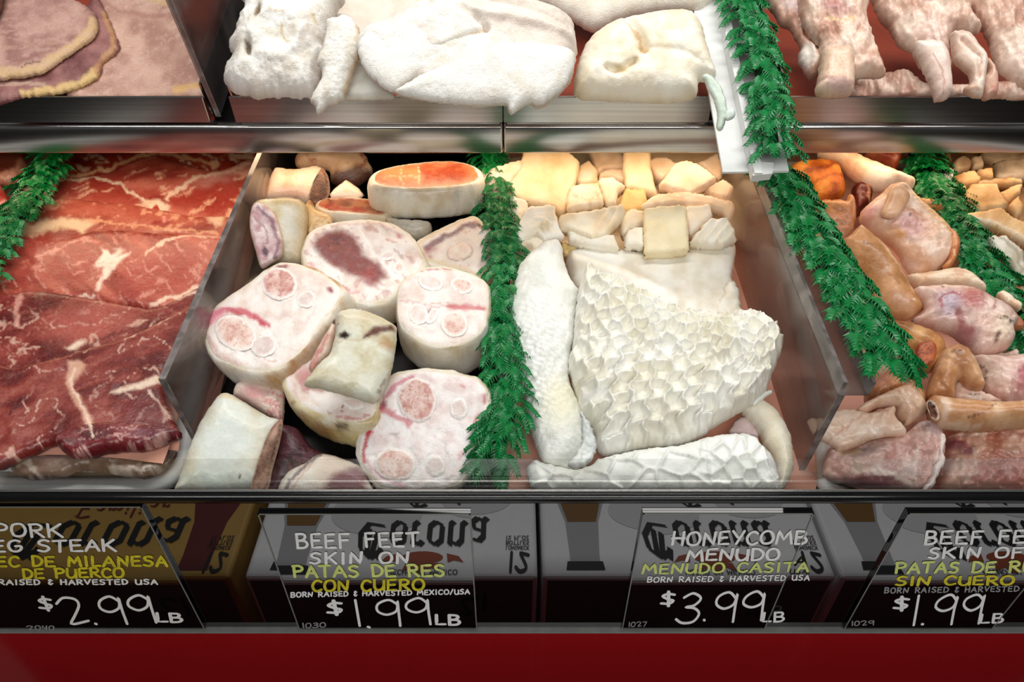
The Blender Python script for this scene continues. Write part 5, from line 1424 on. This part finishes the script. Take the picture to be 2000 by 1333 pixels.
part(o, 'marrow_hole', R2([(1368, 650), (1372, 612), (1400, 606), (1432, 640), (1448, 690), (1445, 730), (1425, 738), (1395, 715)]), .089, 422, [(60, 26, 16), (100, 50, 30)], mat='raw_meat', front=-.006, back=.004, R=10, rim=((232, 206, 182), 3.5, 1), c=R2([(1405, 670)])[0])
off('pale skin fold arching over the flap at the left front of its tray', R2([(940, 640), (1100, 562), (1180, 530), (1232, 516), (1300, 550), (1345, 615), (1360, 690), (1290, 742), (1222, 772), (1170, 705), (1150, 660), (1050, 655), (960, 700), (900, 690)]), .066, 423, [(206, 166, 136), (224, 190, 164), (232, 206, 184)], [('e', *R2([(1255, 560)])[0], 26, 8, 30, (196, 140, 110), .6, .6), ('l', R2([(1160, 660), (1165, 720), (1220, 770)]), 2.5, (130, 80, 70), .7)], front=.018, R=24)
off('pale pointed flap of skin in front of the clear divider edge', R2([(590, 750), (640, 720), (720, 690), (850, 670), (1000, 690), (1130, 650), (1165, 660), (1160, 715), (1222, 785), (1228, 825), (1190, 846), (1100, 850), (1000, 868), (900, 910), (800, 942), (740, 905), (640, 845)]), .058, 424, [(220, 182, 156), (232, 204, 182), (238, 218, 202)], [('e', *R2([(900, 840)])[0], 3, 1.5, -20, (120, 70, 50), .4, .8), ('l', R2([(720, 890), (850, 780), (1000, 690)]), 3, (200, 150, 130), .6), ('l', R2([(800, 935), (950, 875), (1100, 848), (1200, 840)]), 4, (200, 150, 120), .5)], front=.012, back=.01, R=22)
off('wide pinkish lower foot at the front with a dark bruised underside', R2([(690, 1060), (700, 990), (730, 920), (790, 930), (870, 930), (1000, 872), (1200, 830), (1300, 752), (1400, 752), (1470, 822), (1485, 920), (1470, 1000), (1420, 1110), (1350, 1195), (1200, 1200), (1000, 1180), (820, 1150), (700, 1110)]), .040, 425, [(196, 150, 140), (214, 176, 164), (224, 194, 184)],
    [('e', *R2([(930, 970)])[0], 40, 12, -15, (120, 96, 92), .7, .8), ('e', *R2([(850, 960)])[0], 18, 12, 0, (206, 180, 146), .6, .8), ('e', *R2([(990, 1150)])[0], 60, 12, 5, (110, 50, 62), .7, .9), ('l', R2([(860, 1080), (1000, 1090), (1150, 1130), (1250, 1180)]), 7, (236, 214, 200), .8), ('l', R2([(1130, 930), (1130, 1020), (1080, 1060)]), 5, (196, 130, 120), .6), ('e', *R2([(1370, 800)])[0], 22, 20, 30, (170, 150, 150), .7, .7), ('l', R2([(1465, 900), (1400, 1030)]), 5, (238, 222, 214), .8), ('e', *R2([(770, 1060)])[0], 26, 14, 10, (206, 140, 130), .6, .6), ('l', R2([(1280, 950), (1260, 1080), (1280, 1180)]), 3, (236, 216, 206), .6)], front=.022, R=48, lumps=.004, lump_sc=22, tilt=.55)
off('ragged white fringe of skin between the two front feet', R2([(1440, 830), (1480, 826), (1486, 900), (1470, 960), (1490, 1000), (1460, 1060), (1400, 1180), (1345, 1200), (1390, 1090), (1440, 960)]), .060, 426, [(216, 196, 190), (232, 218, 212)], front=.006, R=9, fuzz=4, name='skin_fringe', step=3)
off('reddish lower foot at the right front corner with a purple meat patch', R2([(1480, 880), (1540, 830), (1640, 806), (1800, 806), (1900, 790), (2060, 770), (2060, 1210), (1800, 1215), (1580, 1215), (1430, 1200), (1440, 1110), (1480, 1010)]), .036, 427, [(190, 124, 100), (208, 152, 128), (220, 176, 152)],
    [('p', R2([(1475, 880), (1530, 880), (1650, 950), (1640, 1000), (1600, 990), (1490, 930)]), (120, 46, 66), 6, .85), ('p', R2([(1640, 1090), (1800, 1000), (2060, 960), (2060, 1200), (1560, 1200)]), (156, 84, 84), 22, .7), ('l', R2([(1500, 850), (1600, 870), (1700, 850), (1800, 810)]), 7, (238, 214, 196), .8), ('e', *R2([(1540, 1080)])[0], 26, 30, 0, (228, 196, 180), .8, .7), ('l', R2([(1850, 850), (1930, 930), (2010, 1010)]), 7, (226, 180, 160), .6), ('l', R2([(1640, 950), (1650, 1050), (1600, 1180)]), 4, (230, 200, 186), .7)], front=.022, R=60, lumps=.003, tilt=.55)
off('thin pale tendon curling at the right edge by the dark garland', [(1940, 691), (1968, 688), (1984, 682), (1992, 688), (1985, 697), (1950, 700), (1920, 698)], .060, 428, PK, front=.004, R=6, name='tendon', step=3)

# tan chunks beyond the dark garland
Fc_ = lambda x, y: (1700 + x / 4.167, 300 + y / 4.167)
GF = 'tan chunks at the far right'
TC = [(196, 150, 96), (214, 172, 120), (226, 190, 142)]
GC = [(150, 124, 96), (184, 160, 130), (206, 186, 160)]


def fchunk(label, pts, h, seed, c=TC, **k):
    return chunk(label, pts, h, seed, c, f=Fc_, name='tan_chunk', group=GF, **k)


fchunk('large tan square chunk right of the dark garland', [(765, 350), (790, 300), (830, 262), (1022, 258), (1052, 340), (1118, 428), (1060, 462), (880, 478), (832, 422), (790, 402)], .070, 451)
fchunk('tan wedge chunk behind the large square, pointing right', [(1048, 332), (1140, 280), (1235, 248), (1212, 345), (1130, 404), (1080, 404)], .066, 452)
fchunk('narrow tan chunk below the tan wedge', [(1108, 442), (1200, 358), (1242, 440), (1232, 505), (1180, 518)], .066, 453)
fchunk('long layered tan strip across the chunks with a pale edge', [(775, 545), (800, 500), (930, 480), (1060, 458), (1150, 530), (1255, 570), (1300, 640), (1300, 740), (1100, 652), (960, 590), (850, 580)], .074, 454, m=[('l', [Fc_(800, 548), Fc_(950, 575), Fc_(1100, 640), Fc_(1250, 720)], 5, (226, 208, 180), .8)], smooth=True)
fchunk('grey-white chunk in front of the layered strip', [(945, 700), (1000, 682), (1100, 690), (1230, 800), (1262, 1000), (1262, 1060), (1170, 980), (1120, 900), (1050, 820)], .064, 455, [(170, 160, 140), (206, 200, 184), (222, 216, 204)], m=[('l', [Fc_(1040, 700), Fc_(1180, 830), Fc_(1220, 980)], 4, (140, 124, 104), .7)])
fchunk('tan band chunk between garland and layered strip', [(690, 400), (760, 400), (850, 490), (790, 505), (760, 560), (720, 460)], .056, 456)
fchunk('rounded tan chunk at the back below the shelf', [(668, 85), (740, 30), (805, 60), (802, 130), (690, 155)], .064, 457, GC, smooth=True)
fchunk('brown chunk at the back right of the rounded one', [(805, 45), (900, 25), (925, 110), (830, 135)], .062, 458, GC)
fchunk('pale cream chunk in the second row of chunks', [(845, 135), (990, 128), (1002, 205), (900, 195)], .066, 459, TC)
fchunk('tan chunk with a shadowed left side, second row', [(672, 195), (760, 155), (835, 148), (902, 212), (840, 255), (690, 264)], .066, 460, TC, m=[('e', *Fc_(720, 210), 9, 8, 0, (140, 96, 50), .6, .7)])  # shadow of the left side painted in as a darker spot
fchunk('brown chunk nearest the garland at the back', [(520, 10), (650, 10), (662, 110), (560, 142)], .056, 461, [(130, 92, 58), (166, 124, 84)])
fchunk('big grey chunk at the back right corner', [(1005, 85), (1100, 60), (1300, 50), (1300, 225), (1150, 215), (1020, 212)], .066, 462, [(124, 110, 92), (160, 144, 124), (190, 176, 156)])
fchunk('pale ring-shaped chunk with a hole beside the garland', [(575, 185), (640, 128), (672, 150), (662, 232), (592, 244)], .064, 463, PAL, m=[('e', *Fc_(625, 175), 3.5, 4.5, 20, (90, 70, 50), .4, .9)], smooth=True)
fchunk('brown chunk along the shelf edge at the back right', [(900, -20), (1300, -20), (1300, 60), (1010, 92), (920, 60)], .056, 464, GC)
fchunk('flat tan chunk between second row and large square', [(835, 232), (1000, 202), (1200, 210), (1240, 240), (1060, 262), (830, 264)], .058, 465, TC)
fchunk('small tan chunk left of the large square', [(670, 285), (772, 268), (785, 350), (740, 395), (690, 340)], .060, 466, TC)
tripe('bed of small tan chunks seen in the gaps beyond the dark garland', [(1800, 300), (2040, 290), (2060, 640), (2000, 620), (1900, 470), (1850, 400)], .022, 467, [(120, 86, 56), (166, 128, 90)], tilt=.1, front=.014, back=.01, R=26, name='chunk_bed', step=7, cat='meat')
fchunk('pale brown chunk under the layered strip near the garland', [(860, 590), (960, 600), (1060, 650), (1000, 690), (940, 700), (890, 650)], .050, 468, GC)

# ------------------------------------------------------------------ upper shelf: cooked slices, tripe, trotters
def up(label, poly, h, seed, c, m=(), mat='tripe', tilt=.45, front=.016, back=.012, R=40, name='tripe_piece', group='tripe on the upper shelf', cat='tripe', fuzz=2, lumps=.0012, hf=None, n=None, step=4.0, rim=None, smooth=True, lump_sc=26):
    return tripe(label, poly, h, seed, c, m, mat, tilt, front, back, R, step, fuzz, lumps, name, group, UPP, n, hf, smooth, cat, rim, lump_sc)


CK = [(150, 108, 100), (172, 130, 120), (190, 150, 138)]
GCK = 'cooked pork slices'
FB = (200, 166, 124)
up('pale flat cooked slice at the right of the left steel tray', [(190, -30), (250, -30), (345, 10), (368, 60), (385, 110), (400, 165), (399, 188), (330, 192), (140, 192), (150, 120), (200, 40)], .014, 501, [(170, 128, 114), (190, 150, 134), (204, 166, 148)], [('l', [(200, -10), (260, -6), (335, 14)], 10, FB, .9), ('l', [(345, 182), (396, 174)], 9, (214, 170, 110), .9), ('s', 5, 7, -28, .55, .72, (210, 176, 160), .6), ('l', [(205, 8), (240, 30), (320, 40)], 6, (150, 100, 90), .5)], 'cooked_meat', 0, .005, .006, 12, 'cooked_slice', GCK, 'meat', step=4.5)
up('dark purple cooked slice with a ragged tan fat edge under the round slice', [(-30, 200), (-30, 100), (60, 60), (160, 20), (178, -10), (195, 5), (210, 28), (230, 80), (230, 102), (205, 122), (192, 150), (160, 170), (120, 182), (50, 190)], .022, 502, [(110, 66, 66), (136, 90, 88), (156, 110, 104)], [('l', [(50, 188), (120, 178), (165, 166), (190, 145)], 9, (214, 180, 120), .9), ('l', [(190, 145), (205, 118), (226, 98), (222, 70), (206, 30)], 7, (186, 140, 96), .8), ('l', [(-20, 160), (60, 160), (150, 120)], 4, (90, 50, 56), .6), ('l', [(-20, 172), (40, 168), (90, 172)], 5, (200, 170, 150), .6)], 'cooked_meat', 0, .005, .006, 16, 'cooked_slice', GCK, 'meat', fuzz=4, step=4)
up('round brownish pink cooked slice with a tan fat rim, topmost at the left', [(-40, -40), (60, -40), (130, -8), (178, 18), (192, 46), (186, 72), (160, 92), (115, 122), (80, 144), (30, 152), (-40, 142)], .031, 503, CK, [('l', [(-40, 146), (30, 148), (80, 138), (115, 116), (160, 88), (184, 66), (188, 46)], 12, FB, .95), ('s', 5, 6, -10, .56, .72, (196, 160, 146), .5), ('l', [(-10, 105), (60, 100), (120, 90)], 3, (190, 150, 130), .5), ('l', [(50, 138), (80, 126)], 2, (90, 56, 40), .7)], 'cooked_meat', 0, .006, .006, 18, 'cooked_slice', GCK, 'meat', step=4)
up('thin dark sliver of cooked slice in the upper left corner', [(-40, -40), (8, -40), (6, 8), (-6, 32), (-40, 40)], .044, 504, [(90, 56, 44), (130, 86, 60)], [], 'cooked_meat', 0, .005, .005, 10, 'cooked_slice', GCK, 'meat')

fz = lambda s, amp: (lambda p, d: amp * (fbm(p / s, 9, 3) - .5))
pile = lambda p, d: .0016 * (cells(p, 5, 5, 0, 31, w=.4)[0] - .5)
U8 = lambda L: [(430 + x / 5.333, y / 5.333) for x, y in L]
UW = [(224, 216, 204), (238, 234, 226), (244, 242, 238)]
up('tripe sheet at the back of the upper middle tray behind the folded ones', [(560, -60), (1000, -60), (1000, 30), (900, 70), (700, 120), (640, 90), (560, 60)], .030, 510, [(226, 212, 196), (238, 228, 216)], front=.016, R=40, mat='pile_tripe')
up('crumpled fuzzy tripe bunch with dark holes at the left of the upper shelf', U8([(240, -80), (262, 60), (225, 180), (150, 400), (92, 460), (95, 520), (145, 590), (70, 680), (45, 780), (48, 880), (170, 975), (300, 1010), (400, 1028), (640, 1014), (940, 1030), (1020, 960), (1090, 720), (1110, 450), (1190, 200), (1230, -80)]), .046, 511, UW, [('e', *U8([(440, 240)])[0], 4.5, 17, 8, (120, 92, 56), .35, .9), ('e', *U8([(340, 620)])[0], 5, 15, -22, (110, 92, 66), .35, .9), ('l', U8([(680, 420), (690, 510), (750, 590)]), 3, (196, 176, 130), .8), ('e', *U8([(1000, 330)])[0], 4, 11, -30, (206, 180, 130), .5, .8), ('l', U8([(560, 260), (700, 290)]), 3, (214, 196, 160), .7), ('e', *U8([(180, 740)])[0], 6, 3, 30, (170, 164, 150), .5, .7)], 'pile_tripe', .5, .030, .016, 46, fuzz=5, lumps=.006, lump_sc=30, step=3.4,
   hf=lambda p, d: pile(p, d) - .010 * np.exp(-(np.hypot((p[:, 0] - 512) / 6, (p[:, 1] - 45) / 18)) ** 2) - .010 * np.exp(-(np.hypot((p[:, 0] - 494) / 7, (p[:, 1] - 117) / 16)) ** 2) + .005 * np.exp(-((np.hypot(p[:, 0] - 545, p[:, 1] - 90) - 44) / 12) ** 2))
up('tongue of white tripe hanging over the steel lip below the fuzzy bunch', U8([(1110, 215), (1200, 188), (1300, 165), (1390, 210), (1450, 300), (1470, 420), (1462, 580), (1400, 720), (1350, 900), (1290, 1030), (1200, 1100), (1130, 1110), (1070, 1160), (1015, 1200), (985, 1110), (940, 1050), (965, 975), (1060, 790), (1010, 640), (1060, 500), (1095, 350)]), .062, 512, UW, [('l', U8([(1440, 300), (1460, 560), (1380, 760), (1300, 1000)]), 8, (222, 196, 160), .7)], 'pile_tripe', .6, .014, .008, 30, fuzz=3, step=3.4, hf=pile)
P2 = lambda L: [(650 + x / 2.854, y / 2.854) for x, y in L]


def fold_lines(p, d):
    z = np.zeros(len(p))
    for L, a, w_ in ((P2([(330, 515), (450, 440), (550, 380), (700, 320), (800, 270), (860, 250)]), -.006, 6), (P2([(470, 110), (600, 100), (700, 115), (790, 180), (860, 250)]), -.005, 6),
                     (P2([(620, 60), (850, 90), (1050, 140), (1300, 230)]), -.004, 7), (P2([(800, 160), (1000, 190), (1330, 280)]), .004, 8), (P2([(700, 40), (950, 60), (1250, 130)]), .004, 8), (P2([(1130, 560), (1230, 430), (1340, 340)]), -.006, 6), (P2([(100, 400), (200, 480), (330, 530)]), -.004, 6)):
        z += a * np.exp(-(seg_dist(p, L) / w_) ** 2)
    return z + pile(p, d) * .6


up('large folded white tripe with overlapping petals at the middle of the upper shelf', P2([(140, 240), (200, 170), (350, 105), (480, 40), (620, -10), (800, -20), (1000, 0), (1100, 25), (1250, 75), (1325, 120), (1345, 180), (1362, 270), (1352, 350), (1335, 430), (1310, 480), (1260, 530), (1200, 580), (1140, 604), (1095, 582), (1050, 600), (1000, 640), (975, 620), (955, 580), (850, 592), (750, 590), (600, 572), (480, 555), (400, 540), (330, 515), (220, 440), (160, 350)]), .062, 513, [(226, 218, 206), (238, 234, 226), (242, 240, 234)],
   [('l', P2([(330, 515), (550, 380), (800, 270), (855, 252)]), 3, (206, 176, 136), .7), ('l', P2([(480, 108), (700, 112), (860, 250)]), 3, (214, 186, 156), .6), ('s', 8, 5, 18, .58, .75, (226, 208, 196), .5), ('e', *P2([(1000, 620)])[0], 12, 10, 0, (220, 220, 220), .6, .6), ('g', 900, 100, 1000, 20, (228, 206, 190), .6)], 'pile_tripe', .5, .036, .02, 62, fuzz=2.5, lumps=.004, lump_sc=50, step=3.0, hf=fold_lines)
big = [o for o in bpy.data.objects if o.get('label', '').startswith('large folded white tripe')][0]
for k, (L, hh) in enumerate((([(140, 245), (200, 178), (350, 115), (490, 102), (600, 104), (700, 116), (790, 180), (856, 252), (800, 276), (700, 322), (550, 384), (430, 455), (330, 512), (220, 440), (160, 350)], .088),
                             ([(345, 512), (440, 450), (550, 392), (700, 330), (800, 284), (870, 256), (1000, 236), (1150, 246), (1280, 262), (1345, 300), (1345, 370), (1318, 440), (1280, 500), (1220, 552), (1150, 590), (1095, 578), (1050, 600), (1000, 632), (955, 578), (850, 588), (700, 582), (560, 566), (430, 542)], .080))):
    sp = dict(c=[(228, 222, 210), (238, 234, 226), (242, 240, 234)], m=[], seed=560 + k, sc=40)
    pillow('fold', P2(L), hh, sp, 'pile_tripe', tilt=.5, front=.010, back=.006, R=34, step=3.4, deck=UPP, fuzz=2, lumps=.0012, lump_sc=26, hf=lambda p, d: pile(p, d) * .5, parent=big)
up('thin translucent tripe layer under the left end of the folded tripe', P2([(90, 430), (140, 330), (220, 430), (330, 520), (345, 545), (250, 552), (60, 552), (70, 500)]), .036, 514, [(216, 216, 204), (232, 232, 224)], front=.008, R=18)
up('pale tripe sheet at the back right of the upper middle tray', [(1000, -60), (1385, -60), (1372, 20), (1300, 28), (1245, 36), (1200, 50), (1160, 64), (1122, 46), (1070, 20), (1000, 0)], .036, 515, [(228, 216, 196), (240, 232, 218)], front=.02, R=36, mat='pile_tripe', tilt=.6)
up('smooth rolled tripe with a deep navel fold beside the white channel', [(1130, 120), (1150, 82), (1188, 52), (1222, 40), (1290, 28), (1340, 26), (1366, 46), (1380, 90), (1392, 130), (1398, 150), (1384, 162), (1366, 160), (1356, 192), (1310, 202), (1240, 200), (1170, 197), (1128, 192), (1120, 170)], .050, 516, [(230, 216, 188), (240, 230, 208), (244, 238, 222)],
   [('l', [(1225, 55), (1240, 85), (1252, 112), (1262, 120)], 5, (190, 150, 96), .7), ('e', 1210, 152, 14, 5, 15, (206, 180, 130), .6, .7), ('l', [(1180, 150), (1200, 158), (1225, 150), (1240, 135)], 3, (200, 170, 120), .7)], 'tripe', .55, .030, .016, 48, fuzz=2, lumps=.002, step=3.2,
   hf=lambda p, d: -.012 * np.exp(-(seg_dist(p, [(1226, 50), (1242, 90), (1254, 116)]) / 9) ** 2) - .008 * np.exp(-(seg_dist(p, [(1186, 152), (1206, 160), (1236, 142)]) / 7) ** 2) - .003 * np.exp(-(seg_dist(p, [(1250, 115), (1320, 120), (1380, 140)]) / 7) ** 2))
up('slimy tripe strand dripping over the white channel', [(1372, 148), (1388, 146), (1402, 160), (1414, 184), (1421, 212), (1417, 240), (1408, 256), (1400, 250), (1401, 222), (1393, 196), (1380, 172)], .074, 517, [(206, 222, 206), (222, 234, 222)], front=.006, back=.004, R=9, fuzz=2, step=3, tilt=.8)
up('small wet dab of tripe on the white channel beside the strand', [(1420, 216), (1432, 212), (1437, 222), (1432, 232), (1420, 236), (1414, 228)], .070, 518, [(206, 222, 212), (222, 232, 226)], front=.004, back=.003, R=7, step=3, tilt=.8)

P3 = lambda L: [(1300 + x / 2.854, y / 2.854) for x, y in L]
GT = 'trotters on the upper shelf'
TR = [(188, 144, 124), (216, 182, 162), (232, 208, 190)]
WR = lambda ro, s=9: (lambda p, d: .0062 * (fbm(rot2(p, ro) / np.array([s * 3, s]), 6, 4) - .5) * 2)


def trot(label, poly, h, seed, m=(), c=TR, **k):
    k.setdefault('hf', WR(75))
    k.setdefault('R', 30)
    k.setdefault('front', .02)
    k.setdefault('fuzz', 4)
    k.setdefault('name', 'trotter')
    return up(label, poly, h, seed, c, m, 'skin', k.pop('tilt', .5), k.pop('front'), .012, k.pop('R'), k.pop('name'), GT, 'meat', lumps=.003, lump_sc=16, step=3.6, **k)


trot('flat skin layer lying under the trotters along the steel lip', P3([(1040, 440), (1220, 410), (1350, 390), (1500, 470), (2060, 450), (2060, 545), (1480, 545), (1060, 547)]), .014, 520, front=.008, R=16)
trot('leftmost wrinkled trotter skin, lobed edge toward the green garland', P3([(520, -40), (780, -40), (790, 100), (775, 200), (850, 270), (872, 330), (840, 442), (795, 442), (755, 375), (732, 340), (745, 280), (720, 220), (690, 170), (640, 140), (600, 80)]), .036, 521, [('e', *P3([(700, 60)])[0], 22, 14, 30, (206, 186, 186), .7, .7), ('e', *P3([(770, 340)])[0], 16, 20, 0, (236, 230, 220), .6, .8)])
trot('trotter with a sawn square shank bone end at the left of its tray', P3([(750, 110), (770, -40), (1100, -40), (1120, 100), (1150, 200), (1190, 310), (1222, 410), (1180, 442), (1060, 442), (1045, 470), (900, 460), (850, 400), (860, 280), (800, 200)]), .050, 522, [('e', *P3([(920, 80)])[0], 34, 14, 20, (170, 110, 110), .7, .7), ('l', P3([(870, 150), (950, 160), (1030, 150)]), 4, (230, 196, 150), .8), ('l', P3([(860, 260), (840, 200)]), 3, (120, 70, 50), .6), ('l', P3([(1040, 240), (1060, 170)]), 3, (150, 96, 76), .6)])
o = up('cut bone end of the first trotter', P3([(868, 290), (950, 275), (1035, 290), (1050, 380), (1048, 470), (1040, 525), (980, 543), (860, 540), (832, 505), (845, 440), (858, 360)]), .062, 523, [(222, 184, 156), (234, 206, 182)], [('s', 3, 9, 88, .55, .7, (206, 160, 136), .5), ('l', P3([(850, 470), (940, 500), (1040, 490)]), 5, (176, 130, 126), .7), ('e', *P3([(950, 520)])[0], 26, 7, 5, (206, 170, 164), .6, .8)], 'skin', .45, .020, .012, 26, 'bone_shank', GT, 'meat', fuzz=1.5, lumps=.0006, step=3.4)
o['label'] = 'smooth square-sawn shank bone at the front of the left trotter'
trot('trotter body with a long pointed toe at the middle of its tray', P3([(1150, 20), (1180, -40), (1630, -40), (1710, 90), (1755, 175), (1700, 200), (1600, 205), (1575, 300), (1590, 400), (1450, 420), (1420, 390), (1365, 300), (1290, 260), (1250, 180), (1200, 120)]), .050, 524, [('e', *P3([(1440, 40)])[0], 16, 8, 0, (150, 90, 96), .7, .7), ('e', *P3([(1480, 220)])[0], 30, 30, 0, (232, 206, 194), .8, .7), ('l', P3([(1330, 60), (1345, 140)]), 3, (150, 90, 80), .6)], R=40, front=.024)
up('long pale pointed hoof toe hanging to the steel lip', P3([(1380, 250), (1450, 230), (1540, 240), (1580, 310), (1592, 400), (1603, 500), (1585, 540), (1555, 562), (1500, 572), (1485, 540), (1470, 480), (1430, 390)]), .068, 525, [(216, 186, 172), (232, 208, 194), (238, 220, 208)], [('l', P3([(1480, 330), (1530, 420), (1530, 540)]), 2.5, (176, 130, 120), .7)], 'skin', .6, .014, .01, 22, 'hoof_toe', GT, 'meat', lumps=.0008, step=3.2)
up('curled second hoof toe right of the long pointed one', P3([(1590, 190), (1690, 190), (1750, 260), (1792, 330), (1785, 430), (1762, 540), (1735, 552), (1690, 535), (1655, 505), (1692, 465), (1680, 420), (1640, 380), (1600, 340)]), .066, 526, [(216, 186, 168), (232, 208, 190), (238, 220, 206)], [('l', P3([(1640, 250), (1740, 340), (1735, 450)]), 3, (180, 130, 110), .7), ('l', P3([(1670, 490), (1750, 520)]), 4, (196, 150, 120), .6)], 'skin', .6, .014, .01, 20, 'hoof_toe', GT, 'meat', lumps=.0008, step=3.2, hf=lambda p, d: -.004 * np.exp(-(seg_dist(p, P3([(1640, 250), (1740, 340), (1735, 450)])) / 5) ** 2))
up('blunt third hoof toe tucked behind the curled one', P3([(1780, 320), (1840, 390), (1852, 505), (1822, 545), (1765, 552), (1752, 460), (1788, 400)]), .054, 527, [(206, 160, 140), (224, 186, 164)], [('e', *P3([(1820, 520)])[0], 8, 8, 0, (206, 140, 120), .6, .7)], 'skin', .55, .012, .01, 14, 'hoof_toe', GT, 'meat', step=3.2)
trot('trotter at the right frame edge with smooth pale toe', P3([(1640, -40), (1920, -40), (2060, 60), (2060, 520), (1990, 505), (1900, 450), (1850, 400), (1815, 300), (1775, 200), (1700, 90)]), .052, 528, [('e', *P3([(1950, 400)])[0], 30, 30, 0, (236, 214, 200), .8, .8), ('l', P3([(1700, 60), (1770, 180), (1790, 260)]), 3, (150, 96, 70), .6)], R=36, front=.022)
